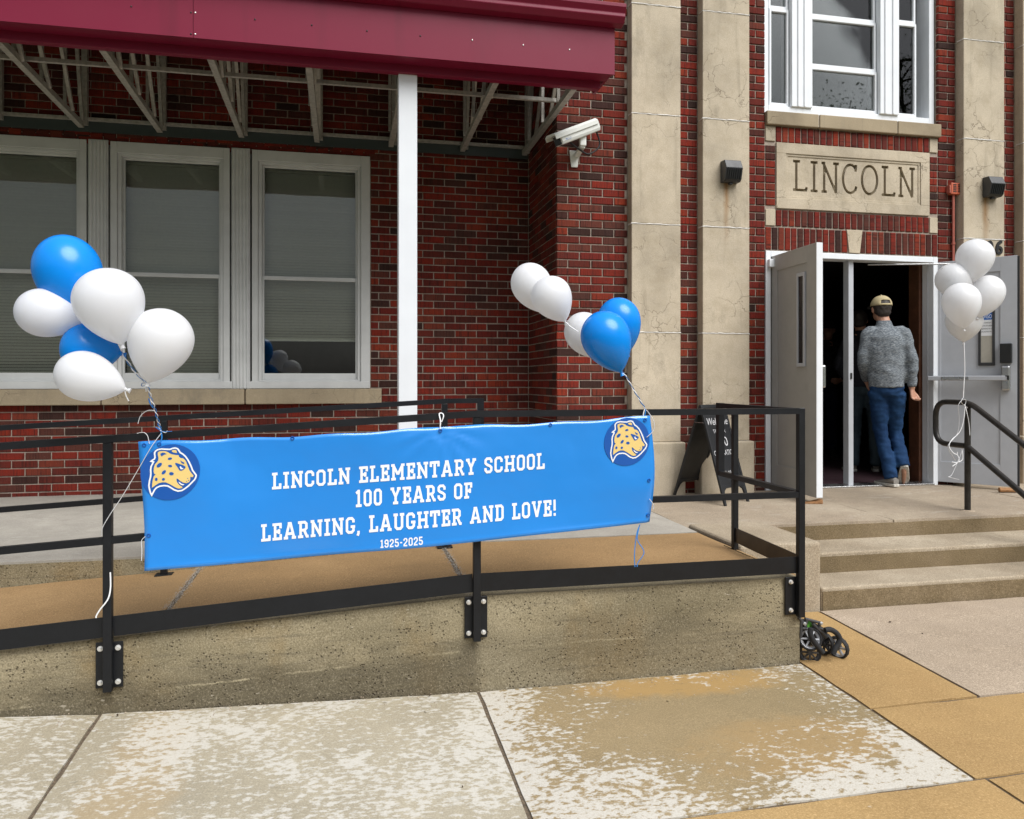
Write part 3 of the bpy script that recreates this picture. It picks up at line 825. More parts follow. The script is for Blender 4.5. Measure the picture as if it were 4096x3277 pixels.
for wi in range(3):
    x0 = mull[wi]+.094; x1 = rights[wi]-(.094 if wi < 2 else .0)
    yf = YL-.012
    mb = MB(); frame_rect(mb, x0, x1, WZ0, WZ1, yf, YL+.13, .052, .052+(.03 if wi == 2 else 0), .062, .095)
    wo = mb.build('window', FW, bld, bev=.003)
    wo['label'] = ['window partly out of frame at the left', 'middle window with fluted mullions both sides', 'right window next to the white post'][wi]
    ix0, ix1, iz0, iz1 = x0+.052, x1-.052-(.03 if wi == 2 else 0), WZ0+.062, WZ1-.095
    mb = MB(); frame_rect(mb, ix0+.001, ix1-.001, iz0+.001, iz1-.001, yf+.022, YL+.11, .030, .030, .018, .022)
    mb.build('storm_frame', M['white'] if False else FW, wo, bev=.003)
    sx0, sx1, sz0, sz1 = ix0+.031, ix1-.031, iz0+.019, iz1-.023
    mz = E+.925 if wi < 2 else E+.955; mz = E+.93
    mb = MB(); frame_rect(mb, sx0, sx1, sz0, mz+.02, yf+.05, YL+.09, .018, .018, .055, .035); mb.build('sash', FW, wo, bev=.003)
    mb = MB(); frame_rect(mb, sx0, sx1, mz-.01, sz1, yf+.075, YL+.115, .018, .018, .035, .018); mb.build('sash', FW, wo, bev=.003)
    MB().box(sx0+.014, sx1-.014, yf+.062, yf+.066, sz0+.05, mz-.012).build('pane', M['glass'], wo)
    MB().box(sx0+.014, sx1-.014, yf+.088, yf+.092, mz+.022, sz1-.014).build('pane', M['glass'], wo)
    # venetian blind
    bl = empty('window_blind', ((x0+x1)/2, YL+.19, sz1)); tag(bl, blind_lbl[wi], 'blind', 'venetian blinds behind the row of windows')
    MB().box(sx0, sx1, YL+.165, YL+.20, sz1-.03, sz1+.005).build('head_rail', M['blind'], bl)
    zb = sz0+.02 if wi < 2 else E+.36
    pitch = .0265; nsl = int((sz1-.035-zb)/pitch)
    sl = MB(); a = math.radians(50); hw = .0150
    sl.add([(-.5, -hw*math.cos(a), hw*math.sin(a)), (.5, -hw*math.cos(a), hw*math.sin(a)), (.5, 0, .0), (-.5, 0, .0), (.5, hw*math.cos(a)*.8, -hw*math.sin(a)*1.05), (-.5, hw*math.cos(a)*.8, -hw*math.sin(a)*1.05)],
           [(0,1,2,3),(3,2,4,5)])
    sme = sl.mesh('slat', M['blind'])
    for k in range(nsl):
        zz = sz1-.045-k*pitch
        link('slat', sme, bl, ((sx0+sx1)/2, YL+.183, zz), (random.uniform(-.06,.06), 0, 0), (sx1-sx0-.004, 1, 1))
    MB().box(sx0+.002, sx1-.002, YL+.17, YL+.195, sz1-.045-nsl*pitch, sz1-.03-nsl*pitch).build('bottom_rail', M['blind'], bl)
# fluted mullion covers
for mx in mull:
    x0, x1 = mx-.078, mx+.078
    mb = MB().box(x0, x1, YL-.018, YL+.10, WZ0-.005, WZ1+.004)
    mo_ = mb.build('mullion', FW, bld, bev=.002)
    nfl = 5; ww = (x1-x0)/nfl
    prof = []
    for k in range(nfl):
        for q in range(5):
            prof.append((x0+.004+(x1-x0-.008)*(k+q/5)/nfl, -.0185-.013*math.sin(PI*q/5)))
    fl = MB(); n = len(prof)
    fl.add([(p[0], YL+p[1], WZ0+.0) for p in prof]+[(p[0], YL+p[1], WZ1-.01) for p in prof], [(i, i+1, n+i+1, n+i) for i in range(n-1)])
    fl.build('fluted_cover', FW, mo_, smooth=60)
part_box('window_apron', FW, bld, -3.3, WX1-.002, YL-.020, YL+.05, E-.066, E-.002, .003)

# ------------------------------------------------------------------ tall window above the door
YW = 6.345
uw_z0, uw_z1 = E+2.403, E+4.3
W = M['white']
mb = MB(); frame_rect(mb, OX0+.002, OX1-.002, uw_z0, uw_z1, YW-.012, YW+.16, .055, .055, .075, .07)
uw = mb.build('window', W, bld, bev=.004); uw['label'] = 'tall white three-part window above the LINCOLN plaque'
def upx(c3x): return at(2600+c3x/1.4412, 300, YW).x
cols = [(upx(692), upx(803)), (upx(928), upx(1312)), (upx(1428), upx(1540))]
mb = MB(); mb.box(upx(808), upx(926), YW-.03, YW+.15, uw_z0+.075, uw_z1-.07); mb.box(upx(1316), upx(1424), YW-.03, YW+.15, uw_z0+.075, uw_z1-.07)
mlo = mb.build('mullion', W, uw, bev=.004)
mb = MB()
for xx in (upx(840), upx(876), upx(1340), upx(1385)): mb.box(xx, xx+.016, YW-.040, YW-.029, uw_z0+.077, uw_z1-.072)
mb.build('mullion_rib', W, mlo, bev=.003)
z_b = uw_z0+.078
zl_ = at(2600+1120/1.4412, 395/1.4412, YW).z; zm_ = at(2600+1120/1.4412, 105/1.4412, YW).z; zs_ = at(2600+748/1.4412, 60/1.4412, YW).z
M['screen'] = plain('grey_insect_screen', (.14,.145,.15), .8)
for k, (a, b) in enumerate(cols):
    zz = [z_b, zl_, zm_, uw_z1-.075] if k == 1 else [z_b, zs_+.02, uw_z1-.075]
    fw = .028
    for q in range(len(zz)-1):
        mb = MB(); frame_rect(mb, a, b, zz[q]+.002, zz[q+1]-.002, YW+.01+.012*q, YW+.06+.012*q, fw*.7, fw*.7, .026 if q else .03, .028)
        s_ = mb.build('sash', W, uw, bev=.003)
        MB().box(a+.012, b-.012, YW+.032+.012*q, YW+.035+.012*q, zz[q]+.02, zz[q+1]-.02).build('pane', M['glass'], s_)
MB().box(OX0+.05, OX1-.05, YW+.16, YW+.17, uw_z0+.05, uw_z1).build('room_shade', M['screen'], uw)

# ------------------------------------------------------------------ entrance: vestibule, door frame, door leaves
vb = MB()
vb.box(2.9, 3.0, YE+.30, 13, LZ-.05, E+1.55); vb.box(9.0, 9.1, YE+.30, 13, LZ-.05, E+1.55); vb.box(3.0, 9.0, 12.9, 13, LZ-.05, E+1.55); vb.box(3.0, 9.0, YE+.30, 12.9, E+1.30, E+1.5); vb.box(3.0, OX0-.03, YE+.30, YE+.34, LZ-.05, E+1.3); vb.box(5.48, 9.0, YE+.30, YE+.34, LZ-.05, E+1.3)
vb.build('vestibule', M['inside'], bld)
MB().box(3.0, 9.0, YE+.02, 12.9, LZ-.1, LZ-.004).build('vestibule_floor', M['mat'], bld)
fl = MB().box(OX0+.25, OX0+1.0, 6.9, 7.35, E+1.285, E+1.3005)
t = NT('ceiling_light_panel'); M['lightpanel'] = t.set((.7,.62,.35), .6, **{'Emission Color': (1, .82, .42, 1), 'Emission Strength': .22})
fl.build('ceiling_panel', M['lightpanel'], bld)
df = MB(); zT = E+1.162
df.box(OX0+.003, OX0+.052, YE-.006, YE+.14, LZ-.01, zT); df.box(OX1-.052, OX1-.003, YE-.006, YE+.14, LZ-.01, zT); df.box(OX0+.052, OX1-.052, YE-.006, YE+.14, zT-.052, zT)
dfr = df.build('door_frame', M['white'], bld, bev=.004)
cmx = at(3396, 1500, 6.36).x
MB().box(cmx-.026, cmx+.026, 6.33, 6.41, LZ, zT-.052).build('centre_mullion', M['grey_door'], dfr, bev=.004)
MB().box(cmx-.008, cmx+.008, 6.322, 6.331, E+.02, E+.075).build('strike_plate', M['ink_black'], dfr)
MB().box(OX0+.05, OX1-.05, YE-.02, YE+.16, LZ-.006, LZ+.012).build('threshold', M['steel'], dfr, bev=.003)
dw = MB().box(5.37, 5.475, 6.44, 6.575, LZ, E+1.29).build('wood_jamb', M['darkwood'], bld)
def leaf(name_label, hinge, free, mat_face, flip, z0=E-.94, z1=E+1.115):
    """door leaf built in its own frame: u from hinge to free edge, d towards the viewer side"""
    H = Vector((hinge[0], hinge[1], 0)); F = Vector((free[0], free[1], 0)); U = (F-H).normalized(); wd = (F-H).length
    Nn = Vector((-U.y, U.x, 0))*flip
    def T(u, dd, z): p = H+U*u+Nn*dd; return (p.x, p.y, z)
    def bx(mb, u0, u1, d0, d1, za, zb):
        mb.add([T(u0,d0,za),T(u1,d0,za),T(u1,d1,za),T(u0,d1,za),T(u0,d0,zb),T(u1,d0,zb),T(u1,d1,zb),T(u0,d1,zb)], [(0,3,2,1),(4,5,6,7),(0,1,5,4),(1,2,6,5),(2,3,7,6),(3,0,4,7)]); return mb
    return bx, wd, T
# left leaf, outer face towards the viewer
bx, wd, T = leaf('l', (3.735, 6.30), (3.70, 5.565), None, -1)
z0, z1 = E-.935, E+1.112
mb = MB(); bx(mb, 0, wd, -.045, -.004, z0, z1)
dl = mb.build('door', M['grey_door_out'], bld, bev=.003); dl['label'] = 'left grey door leaf swung open towards the steps'
mb = MB()      # raised perimeter on the face, leaving a sunk field
bx(mb, 0, .10, -.004, .004, z0, z1); bx(mb, wd-.14, wd, -.004, .004, z0, z1); bx(mb, .10, wd-.14, -.004, .004, z0, z0+.20); bx(mb, .10, wd-.14, -.004, .004, z1-.14, z1)
mb.build('stile_frame', M['grey_door_out'], dl, bev=.002)
mb = MB(); u0, u1, za, zb = .44, .565, E+.12, E+.90
bx(mb, u0, u0+.024, -.003, .012, za, zb); bx(mb, u1-.024, u1, -.003, .012, za, zb); bx(mb, u0+.024, u1-.024, -.003, .012, za, za+.03); bx(mb, u0+.024, u1-.024, -.003, .012, zb-.03, zb)
vl = mb.build('vision_frame', M['grey_door'], dl, bev=.002)
mb = MB(); bx(mb, u0+.024, u1-.024, -.0035, .004, za+.03, zb-.03); t = NT('dark_wired_glass'); M['dglass'] = t.set((.02,.02,.022), .06, None, 0, .6); mb.build('pane', M['dglass'], vl)
mb = MB(); bx(mb, wd+.0005, wd+.0045, -.047, .006, z0+.003, z1-.003); mb.build('edge_strip', M['white'], dl)
mb = MB(); bx(mb, wd-.10, wd-.03, -.10, -.045, E-.055, E+.13); mb.build('exit_device', M['steel'], dl, bev=.012)
mb = MB(); bx(mb, .05, wd-.1, -.10, -.055, E+.0, E+.045); mb.build('panic_bar', M['steel'], dl, bev=.006)
mb = MB(); bx(mb, -.03, .06, -.04, .05, z1-.10, z1-.03); mb.build('closer_shoe', M['white'], dl, bev=.004)
# right leaf, inner face with panic hardware towards the viewer
bx, wd, T = leaf('r', (5.395, 6.36), (5.825, 5.78), None, -1)
z0, z1 = E-.94, E+1.115
mb = MB(); bx(mb, 0, wd, -.045, -.004, z0, z1)
dr = mb.build('door', M['grey_door'], bld, bev=.003); dr['label'] = 'right grey door leaf showing its inner face with panic bar'
mb = MB()
bx(mb, 0, .115, -.004, .005, z0, z1); bx(mb, wd-.13, wd, -.004, .005, z0, z1); bx(mb, .115, wd-.13, -.004, .005, z0, z0+.19); bx(mb, .115, wd-.13, -.004, .005, z1-.13, z1)
mb.build('stile_frame', M['grey_door'], dr, bev=.002)
mb = MB(); u0, u1, za, zb = wd-.30, wd-.17, E+.14, E+.93
bx(mb, u0, u0+.02, -.003, .011, za, zb); bx(mb, u1-.02, u1, -.003, .011, za, zb); bx(mb, u0+.02, u1-.02, -.003, .011, za, za+.028); bx(mb, u0+.02, u1-.02, -.003, .011, zb-.028, zb)
vr = mb.build('vision_frame', M['lampbronze'], dr, bev=.002)
M['paper'] = plain('tan_paper', (.42,.40,.34), .8, grain=.06)
mb = MB(); bx(mb, u0+.02, u1-.02, -.0035, .003, za+.028, zb-.028); mb.build('pane', M['paper'], vr)
mb = MB(); bx(mb, u0+.022, u1-.022, .003, .0045, E+.41, E+.80); sg = mb.build('notice', M['ink_white'], dr)
sg['label'] = 'white notice for visitors with a blue AVISO band'
mb = MB(); bx(mb, u0+.022, u1-.022, .0046, .0056, E+.555, E+.620); mb.build('notice_band', plain('notice_blue', (.01,.12,.45), .5), dr)
um = (u0+u1)/2
def notice(txt, z, size, mat):
    vs, fs = text_poly(txt, size, 'CENTER')
    w_ = max(v.x for v in vs)-min(v.x for v in vs); k = min(1.0, .084/w_)
    mb = MB(); mb.add([T(um-v.x*k*(-1), .0064, z+v.y) for v in vs], fs); mb.build('lettering', mat, sg)
for tx, z, s_ in (('VISITORS', .725, .03), ('MUST REGISTER', .685, .022), ('AT MAIN OFFICE', .645, .022), ('TODOS VENDEDORES Y', .522, .018), ('VISITANTES DEBEN', .495, .018), ('REGISTRARSE EN LA', .468, .018), ('OFICINA PRINCIPAL', .441, .018)):
    notice(tx, E+z, s_, M['ink_black'])
notice('AVISO', E+.568, .05, M['ink_white'])
mb = MB(); bx(mb, .02, wd-.06, .045, .085, E+.005, E+.048); mb.build('panic_bar', M['grey_door'], dr, bev=.006)
mb = MB(); bx(mb, .14, .36, .085, .09, E+.010, E+.043); mb.build('push_pad', M['steel'], dr, bev=.002)
mb = MB(); bx(mb, wd-.115, wd-.045, .006, .075, E-.085, E+.135); mb.build('exit_device', M['steel'], dr, bev=.016, seg=4)
mb = MB(); bx(mb, wd-.08, wd-.05, .075, .085, E+.01, E+.05); mb.build('latch_key', M['ink_black'], dr, bev=.003)
mb = MB(); bx(mb, wd-.125, wd-.035, .006, .055, E+.16, E+.335); mb.build('alarm_box', M['blackp'], dr, bev=.006)
mb = MB(); bx(mb, wd+.0005, wd+.012, -.046, -.015, z0+.005, z1-.005); bx(mb, wd+.0005, wd+.006, -.012, .004, z0+.005, z1-.005); mb.build('edge_gasket', M['rubber'], dr)
mb = MB(); a1 = Vector(T(.32, .03, E+1.07)); a0 = Vector((4.80, 6.42, E+1.09)); mb.bar(a0, a1+Vector((-.1,0,.0)), .02, .012); mb.bar(a1+Vector((-.1,0,0)), a1, .016, .012)
mb.build('closer_arm', M['steel'], dr, bev=.003)
# wooden wedges under the leaves
wg = MB(); c0 = at(3242, 1984, 5.62); wg.add([(3.61,5.60,zl(0,5.6)),(3.75,5.56,zl(0,5.6)),(3.77,5.63,zl(0,5.6)),(3.63,5.67,zl(0,5.6)),(3.75,5.56,zl(0,5.6)+.035),(3.77,5.63,zl(0,5.6)+.035)], [(0,1,2,3),(1,0,4),(2,5,3),(0,3,5,4),(1,4,5,2)])
tag(wg.build('door_wedge', M['wood'], bev=.003), 'thin wooden wedge under the left door leaf', 'wedge', 'wooden door wedges')
c1 = at(4025, 1958, 5.80)
wg = MB(); wg.tube([(c1.x-.085, 5.79, zl(0,5.79)+.022), (c1.x+.075, 5.74, zl(0,5.75)+.022)], .022, 8); tag(wg.build('door_wedge', M['wood'], bev=.002), 'stubby wooden block under the right door leaf', 'wedge', 'wooden door wedges')

# ------------------------------------------------------------------ small things on the entrance wall
DIG = {'1': (.40, [[(.22,0),(.22,1)], [(.22,.98),(.02,.84)], [(.04,.04),(.40,.04)]]),
       '0': (.56, [arc(.28,.5,.19,.42,0,360,20)[:-1]+[arc(.28,.5,.19,.42,0,360,20)[0]]]),
       '6': (.60, [arc(.30,.30,.20,.22,0,360,18)[:-1]+[arc(.30,.30,.20,.22,0,360,18)[0]], [(.10,.30),(.13,.58),(.24,.80),(.42,.93),(.54,.90)]])}
hn = None
for ch, pxl in (('1', 3868), ('0', 3944), ('6', 3980)):
    p = at(pxl, 1018, 6.19); wd, pls = DIG[ch]; mb = MB()
    for q, poly in enumerate(strokes(pls, .19)):
        mb.prism([(a[0], a[1]) for a in poly], lambda u, v, dd: (p.x+u*.128, dd+.0001*(q % 7), p.z+v*.128), 6.176, 6.189)
    mb.build('house_number', M['ink_black'], bld)
def wall_light(p, label):
    o = empty('wall_light', p); tag(o, label, 'light', 'dark wall lights on the pilasters')
    hw, hh = .078, .094; x, y, z = p
    mb = MB(); prof = [(0, -hh), (0, hh), (.075, hh-.004), (.11, .02), (.085, -hh+.02), (.06, -hh)]
    mb.prism(prof, lambda u, v, dd: (x+dd, y-u, z+v), -hw, hw); mb.build('housing', M['lampbronze'], o, bev=.006, seg=3)
    for k in range(7):
        xx = x-hw+.018+k*(2*hw-.036)/6
        mb = MB(); mb.prism([(.108, .012), (.118, .012), (.094, -hh+.016), (.084, -hh+.016)], lambda u, v, dd: (xx+dd, y-u, z+v), -.0045, .0045); mb.build('grille_bar', M['blackp'], o)
    MB().box(x-.016, x+.016, y-.05, y-.018, z-hh-.018, z-hh-.0005).build('sensor', M['lampbronze'], o, bev=.004)
c0 = at(2600+453/1.4412, 997/1.4412, 6.19); wall_light((c0.x, 6.19, c0.z), 'dark finned wall light on the pilaster left of the LINCOLN plaque')
c0 = at(2600+1956/1.4412, 1085/1.4412, 6.19); wall_light((c0.x, 6.19, c0.z), 'dark finned wall light on the pilaster above the house number')
fa = empty('fire_alarm_horn', at(3808, 761, YE)); tag(fa, 'orange fire alarm horn with red conduit on the brickwork', 'alarm')
c0 = at(3806, 761, YE); x, z = c0.x, c0.z
MB().box(x-.062, x-.05, YE-.05, YE-.004, z-.04, z+.035).build('flange', M['conduit'], fa, bev=.003)
MB().box(x-.05, x+.06, YE-.055, YE-.004, z-.052, z+.056).build('housing', M['orange'], fa, bev=.006)
mb = MB()
for i in range(2):
    for j in range(5): mb.box(x-.030+i*.05, x+.004+i*.05, YE-.0575, YE-.054, z-.030+j*.016, z-.022+j*.016)
mb.build('grille_slots', M['ink_black'], fa)
mb = MB(); mb.tube([(x+.0, YE-.022, z-.052), (x+.0, YE-.022, E+1.05)], .0125, 10); mb.build('conduit', M['conduit'], fa, smooth=50)
mb = MB(); mb.tube([(x, YE-.022, E+1.285), (x, YE-.022, E+1.30)], .019, 10); mb.build('conduit_strap', M['conduit'], fa, smooth=50)

# security camera on the brick strip
sc_o = empty('security_camera', at(2300, 640, YE)); tag(sc_o, 'white security camera on a bracket on the brick corner', 'security camera')
base = at(2310, 622, YE); A = at(2222, 560, YE-.28); B = at(2382, 500, YE-.10)
d_ = (B-A).normalized(); up = Vector((0,0,1)); sd_ = d_.cross(up).normalized(); uz = sd_.cross(d_).normalized()
def CT(l, s_, u): return A+d_*l+sd_*s_+uz*u
ln = (B-A).length
mb = MB(); prof = [(-.04,-.055),(.04,-.055),(.05,-.03),(.05,.028),(-.05,.028),(-.05,-.03)]
mb.prism(prof, lambda u, v, dd: CT(dd, u, v), .02, ln); mb.build('housing', M['cambody'], sc_o, bev=.008, seg=3)
mb = MB(); prof = [(-.062,.0),(-.062,.034),(-.04,.05),(.04,.05),(.062,.034),(.062,.0),(.058,.0),(.058,.030),(-.058,.030),(-.058,.0)]
mb.prism(prof, lambda u, v, dd: CT(dd, u, v+.002), -.045, ln-.02); mb.build('sun_shield', M['cambody'], sc_o, bev=.002)
mb = MB(); mb.prism([(-.036,-.05),(.036,-.05),(.036,.022),(-.036,.022)], lambda u, v, dd: CT(dd, u, v), .012, .021); mb.build('front_glass', M['dglass'], sc_o)
mid = CT(ln*.62, 0, -.055)
mb = MB(); mb.bar(mid+Vector((0,0,.012)), mid+Vector((0,0,-.075)), .055, .03, up=(0,1,0)); mb.build('pan_head', M['cambody'], sc_o, bev=.008)
foot = Vector((base.x-.01, YE-.006, base.z-.035))
mb = MB(); mb.bar(mid+Vector((0,.0,-.07)), foot+Vector((0,-.01,.03)), .045, .035, up=(0,1,0)); mb.build('arm', M['cambody'], sc_o, bev=.006)
mb = MB(); mb.prism([(-.045,.07),(.045,.07),(.028,-.07),(-.028,-.07)], lambda u, v, dd: (foot.x-.02+u, YE-.012+dd, foot.z+v), 0, .009); mb.build('wall_plate', M['cambody'], sc_o, bev=.004)
mb = MB(); mb.tube(smoothpath([CT(ln*.97,0,-.04), CT(ln*.97,0,-.14)+Vector((.0,0,-.03)), mid+Vector((.06,.02,-.13)), mid+Vector((-.02,.02,-.10)), CT(ln*.3,0,-.06)], 8), .0075, 8); mb.build('cable', M['rubber'], sc_o, smooth=60)
vs, fs = text_poly('PELCO', .022); mb = MB(); mb.add([CT(.06+v.x, -.0505 if sd_.y > 0 else .0505, -.032+v.y) for v in vs], fs); mb.build('lettering', M['ink_navy'], sc_o)

# ================================================================== CANOPY
cp = empty('entrance_canopy', (-.5, 6.2, LZ)); tag(cp, 'maroon metal canopy on galvanised trusses with one white post', 'canopy')
YF = 5.30; FZ0, FZ1 = E+2.20, E+2.53; CX1 = 1.90; CX0 = -6.0
seamx = at(773, 60, YF).x
for a, b in ((CX0, seamx-.002), (seamx+.001, CX1)):
    fp = MB().box(a, b, YF, YF+.02, FZ0, FZ1+.06).build('fascia_panel', M['maroon'], cp)
MB().box(CX1-.02, CX1, YF+.021, 5.75, FZ0+.02, FZ1+.05).build('end_panel', M['maroon'], cp)
gt = MB(); prof = [(0.0,0.0),(-.055,.012),(-.085,.05),(-.082,.075),(-.105,.11),(-.105,.135),(.01,.135)]
gt.prism(prof, lambda u, v, dd: (dd, YF-.004+u, FZ1+.0+v), CX0, CX1+.05); gt.build('gutter', M['maroon'], cp, bev=.004)
sw = MB(); sw.ball((0,0,0), (.006,.004,.006), 8); swm = sw.mesh('screw', M['zinc']); swd = MB(); swd.ball((0,0,0), (.006,.004,.006), 8); swd = swd.mesh('screw', M['ink_black'])
for k, (px, py) in enumerate(((764,50),(781,51),(764,136),(781,137),(1468,124),(1681,144),(1889,161),(2093,181),(2278,199),(1020,78),(1247,101),(525,26))):
    p = at(px, py, YF-.001); link('screw', swm if k in (1,3,6,7,8) else swd, cp, p)
MB().box(CX0, CX1-.06, YF+.14, YF+.20, FZ0-.055, FZ0+.05).build('edge_beam', M['maroon'], cp, bev=.004)
MB().box(CX0, CX1-.03, YF+.02, YF+.14, FZ0+.001, FZ0+.012).build('soffit_strip', M['maroon'], cp)
rd = MB(); WZT = E+3.35
rd.add([(CX0,YF+.02,FZ1+.06),(XC-.01,YF+.02,FZ1+.06),(XC-.01,YL-.003,WZT),(CX0,YL-.003,WZT),(CX0,YF+.02,FZ1+.10),(XC-.01,YF+.02,FZ1+.10),(XC-.01,YL-.003,WZT+.04),(CX0,YL-.003,WZT+.04)], [(0,3,2,1),(4,5,6,7),(0,1,5,4),(1,2,6,5),(2,3,7,6),(3,0,4,7)])
rd.build('roof_deck', plain('dark_roof_deck', (.035,.03,.028), .8), cp)
# wall ledger
MB().box(CX0, XC-.012, YL-.05, YL-.006, E+2.225, E+2.25).build('ledger_angle', M['galv'], cp)
MB().box(CX0, XC-.012, YL-.020, YL-.006, E+2.135, E+2.224).build('ledger_plate', plain('dark_ledger_plate', (.06,.075,.075), .5, metal=.3), cp)
bz = E+2.215
for tx in (-2.189, -1.565, -.889, -.239, .425, 1.092, 1.69, -2.84, -3.49):
    tb = MB(); tb.bar((tx, YL-.03, bz-.03), (tx, YF+.20, bz), .045, .045); tr = tb.build('truss', M['galv'], cp)
    tz = FZ1+.02
    def web(y0_, z0_, y1_, z1_, s_=.032, dx=0):
        wb = MB(); wb.bar((tx+dx, y0_, z0_), (tx+dx, y1_, z1_), s_, s_); wb.build('web', M['galv'], tr)
    def zt_(y): return FZ1+.03+(WZT-.03-FZ1-.03)*(y-YF)/(YL-YF)
    web(YL-.03, zt_(YL)-.03, YF+.22, zt_(YF+.22), .04)
    web(YL-.035, bz-.03, YL-.035, zt_(YL)-.03, .045, .03)
    for y0_, y1_ in ((YL-.10, 6.95), (6.95, 6.45), (6.45, 5.95), (5.95, 5.6)):
        web(y0_, bz-.01, y1_, zt_(y1_), .026, .028); web(y1_, bz, y1_, zt_(y1_), .024, -.028)
MB().box(CX0, XC-.02, 6.03, 6.06, bz+.030, bz+.058).build('bridging_bar', M['galv'], cp)
pp = MB().box(.372, .503, 5.47, 5.60, LZ-.01, FZ0-.05)
pp.build('post', M['postwhite'], cp, bev=.006)

# ================================================================== RAILINGS
TS = .034                                        # square tube
RYc = 3.470
def rz_top(x): return E-.134-.0585*max(0, .578-x)
def railing_seg(mb, pts, wy, wz):
    for a, b in zip(pts, pts[1:]): mb.bar(a, b, wy, wz)
rf = empty('ramp_railing', (.6, RYc, 0)); tag(rf, 'black steel railing along the front of the ramp carrying the banner', 'railing', 'black ramp railings')
xl, xb, xr = -4.0, .578, 2.215
mb = MB(); dz = -.014
mb.bar((xl, RYc, rz_top(xl)+dz), (xb+.0005, RYc, rz_top(xb)+dz), .040, .029); mb.bar((xb, RYc, rz_top(xb)+dz), (xr-.0175, RYc, rz_top(xr)+dz), .040, .029)
mb.build('top_rail', M['black'], rf)
def rz_mid(x): return E-.562-.0600*max(0, .578-x)
mb = MB(); mb.bar((xl, RYc, rz_mid(xl)), (xb, RYc, rz_mid(xb)), .029, .029); mb.bar((xb, RYc, rz_mid(xb)), (xr-.0175, RYc, rz_mid(xr)), .029, .029)
mb.build('mid_rail', M['black'], rf)
def rz_kick(x): return E-.913-.0640*max(0, .578-x)
for a, b in ((xl, -2.49), (-2.457, -.963), (-.929, .570), (.604, 2.196)):
    mb = MB()
    pts = [a]+([xb] if a < xb < b else [])+[b]
    for p, q in zip(pts, pts[1:]): mb.bar((p, RYc+.008, rz_kick(p)), (q, RYc+.008, rz_kick(q)), .006, .082)
    mb.build('kick_plate', M['black'], rf)
bolt = MB(); bolt.tube([(0,-.014,0),(0,.0,0)], .0075, 6); bolt.tube([(0,-.004,0),(0,.001,0)], .0115, 12); boltm = bolt.mesh('bolt', M['zinc'], 40)
for px_, zt, zb_, pl in ((-2.474, None, -1.345, 2), (-.946, None, -1.273, 2), (.587, None, -1.174, 2), (xr, None, -1.17, 1)):
    z1_ = rz_top(px_)+.001 if pl == 1 else rz_top(px_)-.0285
    MB().box(px_-TS/2, px_+TS/2, RYc-TS/2, RYc+TS/2-.002, E+zb_, z1_).build('post', M['black'], rf, bev=.003)
    pz0_, pz1_ = E+zb_+.008, E+zb_+.196
    if pl == 2: x0_, x1_ = px_-.052, px_+.052
    else: x0_, x1_ = px_-.072, px_+.004
    mp_ = MB().box(x0_, x1_, RYc+TS/2-.001, RY-.005, pz0_, pz1_).build('mounting_plate', M['black'], rf, bev=.002)
    for bxp in ((px_-.034, px_+.034) if pl == 2 else (px_-.044,)):
        for bz_ in (pz0_+.024, pz1_-.024): link('bolt', boltm, mp_, (bxp, RYc+TS/2-.001, bz_))
# return at the ramp's end, with a closed loop past the last post
yp, ye = 4.19, 4.385; xq = 2.222
re_ = empty('ramp_railing', (xq, 4.0, zramp(2))); tag(re_, 'short black railing across the end of the ramp with a looped end', 'railing', 'black ramp railings')
mb = MB(); mb.bar((xq, RYc+.018, rz_top(2)-.0155), (xq+.03, ye, rz_top(2)-.0145), .036, .028); mb.build('top_rail', M['black'], re_)
mb = MB(); mb.bar((xq, RYc+.018, rz_mid(2)), (xq+.03, ye, rz_mid(2)), .034, .028); mb.build('mid_rail', M['black'], re_)
mb = MB(); mb.bar((xq+.03, ye-.001, rz_mid(2)-.0145), (xq+.03, ye-.001, rz_top(2)+.0008), .0385, .0375, up=(0,1,0)); mb.build('loop_end', M['black'], re_)
mb = MB(); mb.bar((xq+.024, yp, zramp(2)-.004), (xq+.024, yp, rz_top(2)-.03), .032, .032, up=(0,1,0)); mb.build('post', M['black'], re_, bev=.003)
mb = MB(); mb.bar((xq+.002, RYc+.03, rz_kick(2)), (xq+.022, yp+.02, rz_kick(2)+.012), .006, .085); mb.build('kick_plate', plain('brown_black_kick_plate', (.026,.019,.015), .4), re_)
# inner railing on the far side of the ramp
yb = 4.60; rbk = empty('ramp_railing', (-.5, yb, zramp(0))); tag(rbk, 'black steel railing on the inner side of the ramp near the windows', 'railing', 'black ramp railings')
def bz_top(x): return E-.118-.0545*max(0, .60-x)
mb = MB(); mb.bar((-4.2, yb, bz_top(-4.2)), (.60, yb, bz_top(.6)), .036, .028); mb.bar((.60, yb, bz_top(.6)), (.785, yb, bz_top(.6)), .036, .028); mb.build('top_rail', M['black'], rbk)
def bz_mid(x): return E-.552-.0545*max(0, .60-x)
mb = MB(); mb.bar((-4.2, yb, bz_mid(-4.2)), (.60, yb, bz_mid(.6)), .029, .028); mb.bar((.60, yb, bz_mid(.6)), (.785, yb, bz_mid(.6)), .029, .028); mb.build('mid_rail', M['black'], rbk)
mb = MB(); mb.bar((.80, yb, bz_mid(.6)-.014), (.80, yb, bz_top(.6)+.0152), .038, .038, up=(0,1,0)); mb.build('loop_end', M['black'], rbk)
for x in (-2.54, -.97, .585):
    mb = MB(); mb.box(x-.017, x+.017, yb-.017, yb+.017, zramp(x)-.01, bz_top(x)-.0145); mb.build('post', M['black'], rbk, bev=.003)
    MB().box(x-.045, x+.045, yb-.03, yb+.04, zramp(x)-.004, zramp(x)+.006).build('base_plate', M['black'], rbk, bev=.002)

